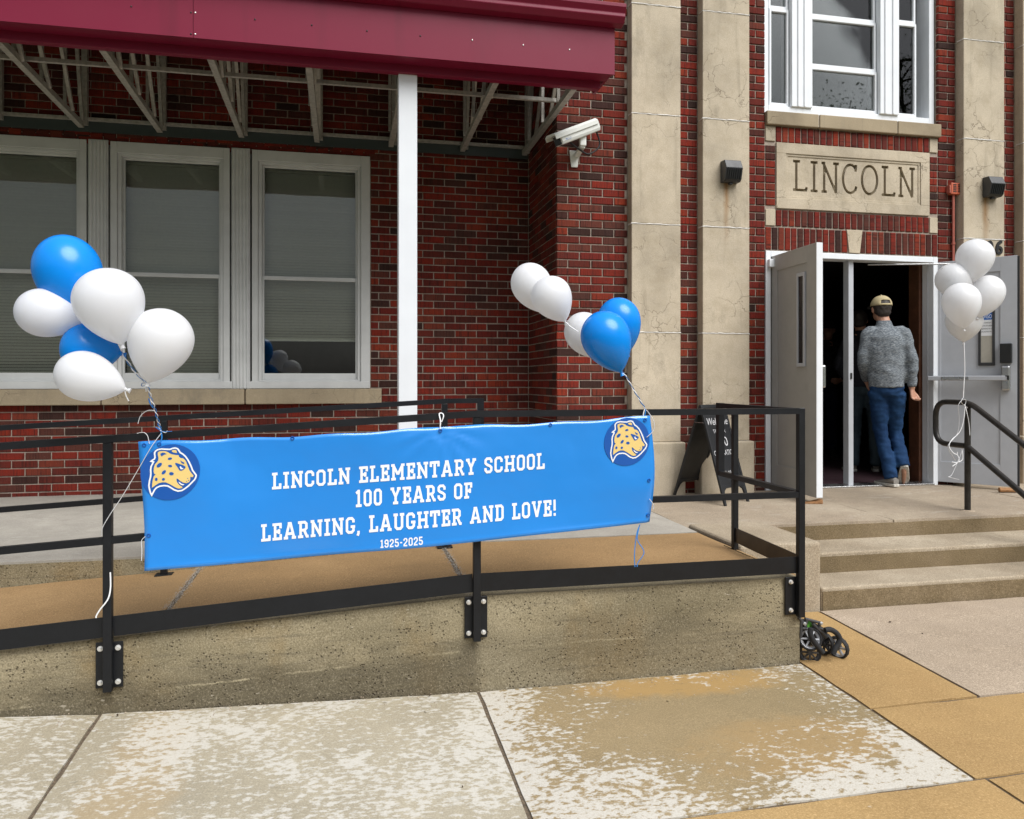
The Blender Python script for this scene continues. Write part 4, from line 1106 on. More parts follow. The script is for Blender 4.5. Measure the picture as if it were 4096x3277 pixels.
# pipe handrail on the steps
hr = empty('step_handrail', (4.693, 5.109, LZ)); tag(hr, 'dark bronze pipe handrail with looped end on the steps', 'handrail')
hx, hy = 4.693, 5.109; ztp = E-.165; zmd = E-.50; R_ = .0215
def corner(c, a, b, n=6):
    c, a, b = Vector(c), Vector(a), Vector(b)
    return [a.lerp(c, t).lerp(c.lerp(b, t), t) for t in [k/n for k in range(n+1)]]
slope = .60
lo = [(hx, hy-1.3, ztp-slope*1.25)]
pth = lo+corner((hx, hy-.02, ztp), (hx, hy-.09, ztp-.04), (hx, hy+.06, ztp))+corner((hx, hy+.33, ztp), (hx, hy+.21, ztp), (hx, hy+.33, ztp-.12))+corner((hx, hy+.33, zmd), (hx, hy+.33, zmd+.12), (hx, hy+.21, zmd))+[(hx, hy+.015, zmd)]
mb = MB(); mb.tube(pth, R_, 14); mb.build('top_rail', M['bronze'], hr, smooth=60)
mb = MB(); mb.tube([(hx, hy-.01, zmd-.01), (hx, hy-1.3, zmd-.01-slope*1.27)], R_, 14); mb.build('lower_rail', M['bronze'], hr, smooth=60)
mb = MB(); mb.tube([(hx, hy, zl(0, hy)-.02), (hx, hy, ztp-.01)], R_+.001, 14); mb.build('post', M['bronze'], hr, smooth=60)
mb = MB(); mb.tube([(hx, hy, zl(0,hy)-.002), (hx, hy, zl(0,hy)+.006)], [.055, .04], 14); mb.build('grout_collar', M['pink'], hr)

# ================================================================== BANNER
BY = 3.440
TL, TR, BRc, BL = at(561,1766,BY), at(2594,1662,BY), at(2600,2088,BY), at(581,2281,BY)
bn = empty('banner', ((TL.x+TR.x)/2, BY, BL.z)); tag(bn, 'blue vinyl banner with school name and spotted cat emblems tied to the railing', 'banner')
emb = [(at(685.2,1887.4,BY), .1145), (at(2503,1766.3,BY), .1115)]
def by(x, z):
    s_ = 1.0
    for c_, r_ in emb:
        dd = math.hypot(x-c_.x, z-c_.z); s_ *= min(1, max(.0, (dd-r_*1.02)/(r_*1.2)))
    v = .011*math.sin(x*4.3+z*3.0+.6)+.007*math.sin(x*8.3-z*6.2)+.003*math.sin(z*14+x*2.5)
    # pulled creases at the ties
    for q, am in ((at(1760,1706,BY), .006), (TR, .007)):
        dd = math.hypot(x-q.x, z-q.z); v += am*math.exp(-(dd/.16)**2)*math.sin(14*math.atan2(z-q.z, x-q.x))
    return BY-.014+v*s_*.7
nx, nz_ = 110, 34; vs = []
for j in range(nz_+1):
    b = j/nz_
    for i in range(nx+1):
        a = i/nx
        p = (BL.lerp(BRc, a)).lerp(TL.lerp(TR, a), b)
        x = p.x+(.022*math.sin(PI*b)*a**8)+(.006*math.sin(PI*b*1.3)*(1-a)**8)
        z = p.z-.010*math.sin(PI*a)*(1-b)-.011*abs(math.sin(PI*a/.59 if a < .59 else PI*(a-.59)/.41))*b**3+.003*math.sin(a*41)*b**6
        y = by(x, z)
        if b < .05: y -= .005*(1-b/.05)**2*(.4+.6*math.sin(a*9)**2)
        if a > .985: y += .012*((a-.985)/.015)**2*(1-b)
        vs.append((x, y, z))
fs = [(j*(nx+1)+i, j*(nx+1)+i+1, (j+1)*(nx+1)+i+1, (j+1)*(nx+1)+i) for j in range(nz_) for i in range(nx)]
mb = MB(); mb.add(vs, fs); sh = mb.build('banner_sheet', M['vinyl'], bn, smooth=80)
sld = sh.modifiers.new('thick', 'SOLIDIFY'); sld.thickness = .0006; sld.offset = 1
def arcs(*a): return a
COLL = {
 'L': (.60, [[(.17,0),(.17,1)], [(.0,.92),(.36,.92)], [(0,.08),(.60,.08)], [(.53,.02),(.53,.34)]]),
 'I': (.38, [[(.19,0),(.19,1)], [(0,.92),(.38,.92)], [(0,.08),(.38,.08)]]),
 'N': (.78, [[(.15,0),(.15,1)], [(.63,0),(.63,1)], [(.13,.93),(.65,.07)], [(0,.92),(.24,.92)], [(0,.08),(.32,.08)], [(.46,.92),(.78,.92)]]),
 'C': (.62, [[(.53,.64),(.53,.80),(.42,.91),(.20,.91),(.09,.80),(.09,.20),(.20,.09),(.42,.09),(.53,.20),(.53,.36)]]),
 'O': (.62, [[(.20,.91),(.42,.91),(.53,.80),(.53,.20),(.42,.09),(.20,.09),(.09,.20),(.09,.80),(.20,.91)]]),
 '0': (.58, [[(.19,.91),(.39,.91),(.49,.80),(.49,.20),(.39,.09),(.19,.09),(.09,.20),(.09,.80),(.19,.91)]]),
 'E': (.60, [[(.17,0),(.17,1)], [(0,.92),(.58,.92)], [(0,.08),(.60,.08)], [(.17,.5),(.42,.5)], [(.52,.98),(.52,.68)], [(.53,.02),(.53,.34)], [(.42,.36),(.42,.64)]]),
 'F': (.58, [[(.17,0),(.17,1)], [(0,.92),(.56,.92)], [(0,.08),(.36,.08)], [(.17,.48),(.42,.48)], [(.51,.98),(.51,.66)], [(.42,.34),(.42,.62)]]),
 'M': (.92, [[(.16,0),(.16,1)], [(.76,0),(.76,1)], [(.13,.95),(.46,.35)], [(.79,.95),(.46,.35)], [(0,.92),(.22,.92)], [(.70,.92),(.92,.92)], [(0,.08),(.32,.08)], [(.60,.08),(.92,.08)]]),
 'T': (.66, [[(.33,0),(.33,1)], [(0,.92),(.66,.92)], [(.06,.98),(.06,.66)], [(.60,.98),(.60,.66)], [(.16,.08),(.50,.08)]]),
 'A': (.80, [[(.12,.02),(.37,.97)], [(.68,.02),(.43,.97)], [(.2,.32),(.6,.32)], [(0,.08),(.28,.08)], [(.52,.08),(.80,.08)], [(.26,.92),(.5,.92)]]),
 'R': (.70, [[(.17,0),(.17,1)], [(0,.92),(.44,.92),(.55,.82),(.55,.57),(.45,.46),(.17,.46)], [(.40,.46),(.60,.04)], [(0,.08),(.34,.08)], [(.52,.08),(.70,.08)]]),
 'Y': (.72, [[(.10,.98),(.36,.45)], [(.62,.98),(.36,.45)], [(.36,.5),(.36,0)], [(0,.92),(.26,.92)], [(.46,.92),(.72,.92)], [(.18,.08),(.54,.08)]]),
 'S': (.60, [[(.51,.66),(.51,.80),(.41,.91),(.19,.91),(.09,.81),(.09,.64),(.19,.55),(.41,.45),(.51,.36),(.51,.19),(.41,.09),(.19,.09),(.09,.20),(.09,.34)]]),
 'H': (.78, [[(.16,0),(.16,1)], [(.62,0),(.62,1)], [(.16,.5),(.62,.5)], [(0,.92),(.32,.92)], [(0,.08),(.32,.08)], [(.46,.92),(.78,.92)], [(.46,.08),(.78,.08)]]),
 'G': (.64, [[(.53,.66),(.53,.80),(.42,.91),(.20,.91),(.09,.80),(.09,.20),(.20,.09),(.42,.09),(.53,.20),(.53,.46)], [(.34,.42),(.64,.42)]]),
 'U': (.74, [[(.15,.98),(.15,.20),(.26,.09),(.48,.09),(.59,.20),(.59,.98)], [(0,.92),(.30,.92)], [(.44,.92),(.74,.92)]]),
 'D': (.66, [[(.16,.0),(.16,1)], [(0,.92),(.44,.92),(.55,.81),(.55,.19),(.44,.08),(0,.08)]]),
 'V': (.74, [[(.12,.98),(.37,.03)], [(.62,.98),(.37,.03)], [(0,.92),(.28,.92)], [(.46,.92),(.74,.92)]]),
 '1': (.44, [[(.24,0),(.24,1)], [(.26,.95),(.06,.80)], [(.04,.08),(.44,.08)]]),
 '2': (.56, [[(.09,.66),(.09,.80),(.19,.91),(.37,.91),(.47,.80),(.47,.60),(.10,.20),(.10,.09),(.52,.09)]]),
 '5': (.56, [[(.49,.91),(.11,.91),(.11,.55),(.37,.55),(.47,.45),(.47,.20),(.37,.09),(.19,.09),(.09,.20),(.09,.30)]]),
 '9': (.56, [[(.47,.52),(.19,.46),(.09,.57),(.09,.80),(.19,.91),(.37,.91),(.47,.80),(.47,.20),(.37,.09),(.19,.09),(.09,.20),(.09,.30)]]),
 ',': (.22, [[(.10,.14),(.10,.0),(.04,-.14)]]),
 '!': (.22, [[(.11,1.0),(.11,.32)], [(.11,.17),(.11,0)]]),
 '-': (.34, [[(.03,.48),(.31,.48)]]),
 ' ': (.34, []),
}
def banner_line(txt, lx, lyt, lyb, rx, ryt, ryb):
    """lettering between the measured left and right ends of the line"""
    a0, a1 = at(lx, lyb, BY), at(lx, lyt, BY); b0, b1 = at(rx, ryb, BY), at(rx, ryt, BY)
    sp = .13; tot = sum(COLL[c_][0] for c_ in txt)+sp*(len(txt)-1); u = 0
    for ch in txt:
        wd, pls = COLL[ch]
        if pls:
            mb = MB()
            for q, poly in enumerate(strokes(pls, .165)):
                def t3(p):
                    s_ = (u+p[0])/tot; lo_ = a0.lerp(b0, s_); hi_ = a1.lerp(b1, s_); r_ = lo_.lerp(hi_, p[1])
                    return (r_.x, by(r_.x, r_.z)-.0014-.00008*(q % 12), r_.z)
                # split long strokes so that they follow the sheet
                Lp = [Vector(poly[0]).lerp(Vector(poly[1]), k/4) for k in range(5)]; Rp = [Vector(poly[3]).lerp(Vector(poly[2]), k/4) for k in range(5)]
                mb.add([t3(p) for p in Lp]+[t3(p) for p in Rp], [(k, k+1, 6+k, 5+k) for k in range(4)])
            mb.build('letter', M['ink_white'], bn)
        u += wd+sp
banner_line('LINCOLN ELEMENTARY SCHOOL', 1089, 1891, 1957, 2177, 1811, 1875)
banner_line('100 YEARS OF', 1421, 1959, 2028, 1885, 1927, 1990)
banner_line('LEARNING, LAUGHTER AND LOVE!', 1046, 2096, 2165, 2223, 1998, 2062)
banner_line('1925-2025', 1520, 2157, 2189, 1689, 2141, 2175)
for gx, gy in ((580,1780),(640,1776),(1171,1752),(1760,1722),(2200,1700),(2575,1680),(598,2140),(2590,2060),(2590,1920)):
    q = at(gx, gy, BY); gr_ = MB(); rg = [(q.x+.0065*math.cos(2*PI*k/14), by(q.x, q.z)-.002, q.z+.0065*math.sin(2*PI*k/14)) for k in range(14)]; gr_.tube(rg, .0022, 6, closed=True); gr_.build('grommet', M['ink_navy'], bn, smooth=60)
# emblem: spotted cat's head on a navy disc, digitised in units of the disc radius
def ept(p): return ((p[0]-745)/690, -(p[1]-877)/690)
OUT = [(400,330),(450,295),(540,285),(640,300),(735,310),(800,290),(860,285),(915,310),(945,360),(975,410),(1040,455),(1100,520),(1150,600),(1195,690),(1235,790),(1265,880),(1310,945),(1345,1000),(1340,1050),(1310,1110),(1240,1180),(1170,1250),(1090,1310),(1010,1355),(920,1360),(830,1320),(760,1265),(690,1215),(600,1195),(500,1200),(430,1230),(380,1280),(345,1350),(315,1405),(285,1340),(265,1260),(250,1170),(265,1050),(290,940),(295,870),(290,780),(300,700),(340,620),(355,590),(300,570),(330,545),(370,525),(390,490),(385,430),(380,370),(400,330)]
GOLD = [(455,370),(480,345),(540,338),(620,345),(680,370),(730,410),(790,440),(870,460),(935,470),(945,510),(980,545),(1040,555),(1085,600),(1120,670),(1150,760),(1190,870),(1240,950),(1285,1000),(1270,1045),(1235,1040),(1205,1030),(1210,1060),(1205,1110),(1180,1160),(1120,1180),(1050,1165),(980,1120),(930,1070),(895,1040),(885,1080),(900,1140),(950,1210),(1000,1250),(1030,1275),(1000,1295),(940,1300),(880,1275),(800,1220),(720,1165),(640,1120),(560,1110),(480,1125),(400,1170),(320,1225),(325,1130),(340,1030),(360,950),(405,900),(370,880),(358,820),(365,730),(390,650),(440,600),(465,560),(470,500),(455,430)]
def blob(cx, cy, rx, ry, a):
    a = math.radians(a); return [(cx+rx*math.cos(k*PI/7)*math.cos(a)-ry*math.sin(k*PI/7)*math.sin(a), cy+rx*math.cos(k*PI/7)*math.sin(a)+ry*math.sin(k*PI/7)*math.cos(a)) for k in range(14)]
NAVY = [[(515,400),(560,375),(610,385),(660,420),(600,430),(545,468),(520,430)], blob(735,540,50,30,-5), blob(490,680,72,44,-38), blob(740,722,48,30,15), blob(595,865,62,38,-48), blob(770,915,55,40,12), blob(420,1025,32,42,0), blob(585,1038,36,35,0),
        [(850,670),(880,655),(1050,730),(1100,770),(1095,800),(1050,840),(1000,862),(960,850),(920,780)], [(975,600),(1010,630),(1070,665),(1070,690),(1040,695),(1000,660)],
        blob(1148,1065,10,10,0), blob(1168,1115,10,10,0), blob(1123,1138,10,10,0)]
WHT = [[(960,760),(990,745),(1010,790),(1055,800),(1030,825),(985,825)], [(930,1125),(960,1140),(1010,1185),(1075,1210),(1040,1228),(1000,1215),(960,1180)]]
for c_, r_ in emb:
    def E3(lay):
        return lambda u, v: (c_.x+u*r_, BY-.0165-lay*.0009, c_.z+v*r_+u*r_*.06)
    n_ = 40; em = MB()
    vv = [E3(0)(math.cos(2*PI*k/n_), math.sin(2*PI*k/n_)) for k in range(n_)]
    vb_ = []
    for k in range(n_):
        p = vv[k]; vb_.append((p[0], by(p[0], p[2])-.0004, p[2]))
    em.add(vv+vb_, [tuple(range(n_))]+[(k, (k+1) % n_, n_+(k+1) % n_, n_+k) for k in range(n_)])
    ed = em.build('emblem', M['ink_navy'], bn); ed['label'] = 'navy disc emblem with a gold spotted cat head'
    em = MB()
    for q, poly in enumerate(strokes([OUT], 36)): em.flat([ept(p) for p in poly], lambda u, v: E3(1)(u, v) if q % 2 else E3(1.12)(u, v))
    em.build('outline', M['ink_white'], ed)
    em = MB(); em.flat([ept(p) for p in GOLD], E3(1)); em.flat([ept(p) for p in [(770,350),(800,335),(860,330),(890,360),(900,410),(850,405),(800,385)]], E3(1)); em.build('face', M['ink_gold'], ed)
    for pl in NAVY: em = MB(); em.flat([ept(p) for p in pl], E3(2)); em.build('spot', M['ink_navy'], ed)
    for pl, nm_ in zip(WHT, ('eye', 'teeth')): em = MB(); em.flat([ept(p) for p in pl], E3(3)); em.build(nm_, M['ink_white'], ed)

# ================================================================== RIBBONS AND TIES
def ribbon(name, pts, r, mat, parent=None, n=8, flat=1.0, **kw):
    mb = MB(); P = smoothpath(pts, n); mb.tube(P, [(r, r*flat)]*len(P), 6); return mb.build(name, mat, parent, smooth=60, **kw)
def twisted(parent, pts, rad, turns, mats=('ribw', 'ribb'), r=.0022):
    P = smoothpath(pts, 12); N = len(P)
    for ph, mt in zip((0, PI), mats):
        q = []
        for i, p in enumerate(P):
            a = ph+2*PI*turns*i/N; q.append(p+Vector((math.cos(a)*rad, math.sin(a)*rad*.8, math.sin(a)*rad*.2)))
        mb = MB(); mb.tube(q, [(r, r*.6)]*len(q), 6); mb.build('strand', M[mt], parent, smooth=60)
def c4(x, y, Y): return at(x/1.8156, 850+y/1.8156, Y)
def c5(x, y, Y): return at(1900+x/2.156, 950+y/2.156, Y)
def c6(x, y, Y): return at(3000+x/1.5684, 900+y/1.5684, Y)
def cb(x, y, Y): return at(x/2.3956, 1550+y/2.3956, Y)          # left rail crop
# left bunch
lr = empty('balloon_ribbon', cb(1530, 400, BY-.02)); tag(lr, 'twisted blue and white ribbon holding the six balloons at the left', 'ribbon', 'balloon ribbons')
twisted(lr, [c4(880,1000,3.36), c4(930,1090,3.36), c4(1000,1180,3.36), c4(1070,1250,3.36)], .004, 3)
twisted(lr, [c4(1070,1250,3.36), c4(1095,1340,3.38), c4(1125,1430,3.40), c4(1150,1520,3.42), c4(1165,1575,3.435)], .004, 5)
for k, (mt, pts) in enumerate((('ribb', [(1165,1575),(1130,1560),(1180,1590),(1250,1590)]), ('ribb', [(1165,1570),(1175,1640),(1150,1690)]), ('ribw', [(1160,1580),(1200,1600),(1215,1585)]),
      ('ribb', [(1060,1255),(1030,1262),(1035,1240),(1080,1250),(1090,1262)]), ('ribw', [(1070,1250),(1060,1290),(1065,1300)]), ('ribb', [(1110,1420),(1085,1380),(1080,1350),(1095,1395)]), ('ribw', [(1125,1440),(1070,1440),(1020,1480),(1002,1535)]),
      ('ribw', [(995,1605),(1040,1598),(1070,1620),(1085,1680)]), ('ribw', [(905,1285),(915,1330),(935,1370)]), ('ribw', [(895,1290),(930,1300),(955,1288)]), ('ribw', [(870,960),(905,975),(912,990),(895,980),(880,955)]))):
    Yk = 3.425 if k in (0,1,2,7) else 3.38
    ribbon('tail', [c4(a, b, Yk) for a, b in pts], .0026, M[mt], lr, flat=.5)
tl = ribbon('tie_string', [cb(1545,440,3.425), cb(1450,570,3.415), cb(1340,760,3.425), cb(1180,1030,3.43), cb(1060,1210,3.432), cb(985,1340,3.432), cb(975,1420,3.447)], .0030, M['ribw'], flat=.5)
tag(tl, 'long white string pulled from the banner corner down to the left post', 'string', 'white tie strings')
def r3(x, y, Y): return at(x/2.875, 2300+y/2.875, Y)
tl = ribbon('tie_string', [r3(1268,-30,3.448), r3(1270,150,3.447), r3(1240,280,3.44), r3(1150,400,3.44), r3(1108,470,3.44), r3(1105,495,3.44)], .0028, M['ribw'], flat=.5)
tag(tl, 'loose white string end hanging beside the left railing post', 'string', 'white tie strings')
def bt(x, y): return at(500+x/1.96, 1600+y/1.96, BY-.018)
tl = ribbon('tie_string', [bt(158,1072), bt(135,1095), bt(128,1120), bt(132,1180), bt(129,1260)], .0024, M['ribw'], flat=.6); tag(tl, 'short white string tying the lower left banner corner', 'string', 'white tie strings')
def b2(x, y, d=-.018): return at(1500+x/1.7967, 1600+y/1.7967, BY+d)
tl = ribbon('tie_string', [b2(468,210), b2(470,150), b2(462,100,-.0), b2(485,98,.0), b2(492,120), b2(478,158)], .0026, M['ribw'], flat=.6); tag(tl, 'white string tying the middle of the banner top to the rail', 'string', 'white tie strings')
tl = ribbon('tie_string', [b2(1972,712), b2(1990,735), b2(2003,760), b2(2000,785)], .0024, M['ribw'], flat=.6); tag(tl, 'short white string at the lower right banner edge', 'string', 'white tie strings')
tl = ribbon('tie_string', [b2(1905,895), b2(1882,960), b2(1865,1100), b2(1868,1200)], .0022, M['ribb'], flat=.5); tag(tl, 'straight blue string hanging below the right end of the banner', 'string', 'blue strings below the banner')
tl = ribbon('tie_string', [b2(1903,897), b2(1885,1000), b2(1925,1070), b2(1930,1110), b2(1890,1170), b2(1884,1200)], .0022, M['ribb'], flat=.5); tag(tl, 'wavy blue string hanging below the right end of the banner', 'string', 'blue strings below the banner')
# middle bunch
mr_ = empty('balloon_ribbon', c5(1460, 1490, BY)); tag(mr_, 'twisted ribbon holding the five balloons in the middle to the rail', 'ribbon', 'balloon ribbons')
twisted(mr_, [c5(1262,1150,3.40), c5(1310,1210,3.40), c5(1360,1300,3.41), c5(1420,1400,3.42), c5(1465,1475,3.43)], .0035, 5)
ribbon('tail', [c5(1465,1475,3.43), c5(1510,1530,3.425), c5(1545,1600,3.42), c5(1535,1670,3.42), c5(1480,1725,3.42)], .0032, M['ribw'], mr_, flat=.5)
for pts in ([(1465,1475),(1455,1510),(1450,1540)], [(1470,1475),(1468,1520),(1445,1565)], [(1470,1478),(1490,1510),(1500,1530)]): ribbon('tail', [c5(a, b, 3.428) for a, b in pts], .0022, M['ribw' if pts[0][0] < 1468 else 'ribb'], mr_, flat=.5)
ribbon('tail', [c5(775,725,3.62), c5(820,765,3.6), c5(890,812,3.58)], .0028, M['ribw'], mr_, flat=.5)
ribbon('tail', [c5(770,722,3.6), c5(800,718,3.6), c5(815,735,3.6)], .002, M['ribw'], mr_, flat=.5)
# right bunch
rr_ = empty('balloon_ribbon', c6(1340, 1090, 5.1)); tag(rr_, 'white string from the right hand balloons to the pipe handrail', 'ribbon', 'balloon ribbons')
YR = 5.075
ribbon('strand', [c6(1342,735,YR), c6(1347,900,YR), c6(1342,1000,YR), c6(1338,1085,YR)], .0034, M['ribw'], rr_)
for pts in ([(1335,1085),(1325,1110),(1345,1130),(1355,1100),(1330,1092)], [(1332,1095),(1308,1130),(1310,1180),(1312,1240),(1300,1310),(1260,1360),(1243,1400),(1290,1480)],
            [(1350,1130),(1340,1230),(1315,1300),(1265,1350),(1250,1390),(1275,1430),(1300,1440),(1300,1425)], [(1352,1140),(1372,1230),(1380,1320)],
            [(1300,1440),(1312,1480),(1270,1515)], [(1330,1410),(1334,1470),(1300,1490),(1266,1488)], [(1330,1420),(1270,1560),(1245,1580),(1262,1586),(1312,1598)], [(1335,1125),(1365,1148)]):
    ribbon('tail', [c6(a, b, YR-.01) for a, b in pts], .0032, M['ribw'], rr_, flat=.5)

# ================================================================== BALLOONS
def balloon(fn, top, neck, width, Y, col, label, group, Yt=None):
    N_, T_ = fn(neck[0], neck[1], Y), fn(top[0], top[1], Yt if Yt else Y)
    ax = T_-N_; Lb = ax.length; ax.normalize()
    s_ = {c4: 1.8156, c5: 2.156, c6: 1.5684}[fn]
    pxw = proj(N_)[0]; Rb = width/s_*mpp(pxw, Y)/2
    o = empty('balloon', N_); tag(o, label, 'balloon', group)
    sx = ax.cross(Vector((0,1,0))).normalized(); sy = ax.cross(sx)
    n_, m_ = 28, 22; vs = []; fs = []
    for i in range(m_+1):
        s = .5-.5*math.cos(PI*i/m_); s = .012+s*.987
        r_ = Rb*(math.sin(PI/2*s/.60)**.70) if s < .60 else Rb*math.sqrt(max(0, 1-((s-.60)/.40)**2))
        for k in range(n_):
            a = 2*PI*k/n_; vs.append(N_+ax*(s*Lb)+sx*(r_*math.cos(a))+sy*(r_*math.sin(a)))
    for i in range(m_):
        for k in range(n_): fs.append((i*n_+k, i*n_+(k+1) % n_, (i+1)*n_+(k+1) % n_, (i+1)*n_+k))
    mb = MB(); mb.add(vs, fs); bo_ = mb.build('skin', M['bal_'+col], o, smooth=80)
    ss = bo_.modifiers.new('s', 'SUBSURF'); ss.levels = 1; ss.render_levels = 1
    mb = MB(); mb.tube([N_+ax*.012*Lb, N_-ax*.004, N_-ax*.008, N_-ax*.018], [Rb*.09, .0045, .0065, .011], 10); mb.build('knot', M['bal_'+col], o, smooth=60)
G1, G2, G3 = 'balloons tied at the left end of the banner', 'balloons tied at the right end of the banner', 'white balloons tied to the step handrail'
balloon(c4, (418,168), (602,800), 462, 3.46, 'blue', 'large blue balloon at the top of the left bunch', G1)
balloon(c4, (722,412), (885,956), 486, 3.30, 'white', 'big white balloon in the middle of the left bunch', G1)
balloon(c4, (112,680), (608,800), 350, 3.40, 'white', 'white balloon at the far left tipped sideways', G1)
balloon(c4, (1235,706), (1078,1232), 456, 3.34, 'white', 'white balloon at the right of the left bunch', G1)
balloon(c4, (442,960), (880,1030), 372, 3.42, 'blue', 'half hidden blue balloon low in the left bunch', G1)
balloon(c4, (405,1120), (912,1285), 360, 3.28, 'white', 'lowest white balloon of the left bunch tipped sideways', G1)
balloon(c5, (395,238), (620,650), 352, 3.78, 'white', 'highest white balloon of the middle bunch', G2)
balloon(c5, (575,352), (775,724), 352, 3.62, 'white', 'white balloon below the highest one of the middle bunch', G2)
balloon(c5, (850,668), (1075,1040), 345, 3.72, 'white', 'white balloon half hidden behind the blue balloons', G2)
balloon(c5, (1195,523), (1312,1000), 372, 3.56, 'blue', 'rear blue balloon of the middle bunch', G2)
balloon(c5, (1035,650), (1258,1162), 428, 3.40, 'blue', 'front blue balloon of the middle bunch', G2)
balloon(c6, (1428,92), (1388,360), 222, 5.10, 'white', 'topmost white balloon over the house number', G3)
balloon(c6, (1205,275), (1370,440), 205, 5.18, 'white', 'leftmost white balloon of the handrail bunch', G3)
balloon(c6, (1315,364), (1342,650), 226, 4.98, 'white', 'front white balloon of the handrail bunch', G3)
balloon(c6, (1525,325), (1432,578), 205, 5.12, 'white', 'rightmost white balloon of the handrail bunch', G3)
balloon(c6, (1345,510), (1340,735), 215, 5.26, 'white', 'lowest white balloon of the handrail bunch', G3)

# ================================================================== SANDWICH BOARD
sb = empty('sandwich_board', (2.98, 5.9, zl(0,5.9))); tag(sb, 'black folding chalkboard sign with welcome text beside the ramp railing', 'sign')
U = Vector((.30, .165, 0)); Un = U.normalized(); wB = U.length
F1 = Vector((2.925, 5.62, zl(0,5.62))); B1 = Vector((2.715, 6.12, zl(0,6.1)))
apx = (F1+B1)/2+Vector((.0, -.03, 0)); apx.z = E-.195
def board(base, lean_out, face_mat, nm):
    V = (apx-base); Lb = V.length; Vn = V.normalized(); Nn = Un.cross(Vn).normalized()
    if Nn.dot(lean_out) < 0: Nn = -Nn
    def T(u, v, d): return base+Un*u+Vn*v+Nn*d
    def bx(mb, u0, u1, v0, v1, d0, d1):
        mb.add([T(u0,v0,d0),T(u1,v0,d0),T(u1,v0,d1),T(u0,v0,d1),T(u0,v1,d0),T(u1,v1,d0),T(u1,v1,d1),T(u0,v1,d1)], [(0,3,2,1),(4,5,6,7),(0,1,5,4),(1,2,6,5),(2,3,7,6),(3,0,4,7)])
    mb = MB(); fwd = .022
    bx(mb, 0, fwd, 0, Lb, -.010, .010); bx(mb, wB-fwd, wB, 0, Lb, -.010, .010); bx(mb, fwd, wB-fwd, Lb-.03, Lb, -.010, .010); bx(mb, fwd, wB-fwd, .135, .16, -.010, .010)
    fo = mb.build('frame', M['chalkboard'], sb, bev=.003)
    for s_ in (0, 1):
        b_ = MB(); b_.prism([(fwd, .135), (fwd+.05, .135), (fwd+.02, .115), (fwd+.006, .06), (fwd, .04)], lambda u, v, d: T(u if not s_ else wB-u, v, d), -.007, .007); b_.build('corner_brace', M['chalkboard'], fo)
    mb = MB(); bx(mb, fwd, wB-fwd, .16, Lb-.03, -.004, .004); mb.build('slate', M['chalkboard'], fo)
    return T, Lb, fo
T, Lb, fo = board(F1, Vector((.5,-.8,.2)), None, 'front')
def chalk(txt, v, size, shear=0, u=None):
    vs, fs = text_poly(txt, size, 'CENTER', shear); w_ = max(q.x for q in vs)-min(q.x for q in vs); k = min(1, (wB-.06)/w_)
    mb = MB(); mb.add([T(wB/2+q.x*k, v+q.y, .0055) for q in vs], fs); mb.build('chalk_text', M['chalk'], fo)
chalk('Welcome', .655, .085, .25); chalk('TO OUR', .585, .045); chalk('100', .475, .11); chalk('CELEBRATION', .40, .062); chalk(':30-4:00pm', .245, .04, .2)
board(B1, Vector((-.5,.8,.2)), None, 'back')
hg = MB(); hg.bar(F1.lerp(apx, .82), B1.lerp(apx, .82), .012, .004); hg.build('hinge_stay', M['steel'], sb)

# ================================================================== FOLDED STROLLER
sr = empty('folded_stroller', (2.33, 3.5, zg(2.33, 3.5))); tag(sr, 'small folded black stroller with foam grips lying by the ramp corner', 'stroller')
def S(x, y, Y=3.50): return at(3000+x/3.593, 2300+y/3.593, Y)
def wheel(c, r_, nrm, rim_mat, spokes, tw=.022):
    nrm = Vector(nrm).normalized(); a = nrm.cross(Vector((0,0,1))).normalized(); b = nrm.cross(a)
    mb = MB(); n_ = 30
    prof = [(r_*.80, -tw/2*.8), (r_*.93, -tw/2), (r_, -tw/4), (r_, tw/4), (r_*.93, tw/2), (r_*.80, tw/2*.8)]
    vs = []; fs = []; m_ = len(prof)
    for k in range(n_):
        an = 2*PI*k/n_; e = a*math.cos(an)+b*math.sin(an); tread = 1.0 if k % 2 else .965
        for (rr_i, dd) in prof: vs.append(c+e*(rr_i*(tread if rr_i > r_*.9 else 1))+nrm*dd)
    for k in range(n_):
        for q in range(m_): fs.append((k*m_+q, k*m_+(q+1) % m_, ((k+1) % n_)*m_+(q+1) % m_, ((k+1) % n_)*m_+q))
    mb.add(vs, fs); w_ = mb.build('wheel', M['rubber'], sr, smooth=30); w_['label'] = 'wheel with %d spokes' % spokes
    mb = MB()
    ring = [c+(a*math.cos(2*PI*k/28)+b*math.sin(2*PI*k/28))*r_*.76 for k in range(28)]; mb.tube(ring, [(tw*.42, r_*.075)]*28, 8, closed=True)
    for k in range(spokes):
        an = 2*PI*k/spokes; e = a*math.cos(an)+b*math.sin(an); mb.bar(c+e*r_*.15, c+e*r_*.74, r_*.14, tw*.5, up=nrm)
    mb.build('rim', rim_mat, w_, smooth=40)
    mb = MB(); mb.tube([c-nrm*tw*.62, c+nrm*tw*.62], r_*.22, 14); mb.build('hub', M['dgrey'], w_, smooth=40)
wheel(S(858,1112,3.53), .058, (-.45,-.9,.12), M['dgrey'], 8, .024)
wheel(S(862,920,3.50), .058, (-.40,-.85,.35), M['silver'], 6, .026)
wheel(S(1068,985,3.56), .056, (-.93,-.35,.1), M['dgrey'], 8, .024)
wheel(S(1268,1040,3.52), .058, (-.90,-.42,-.1), M['silver'], 6, .026)
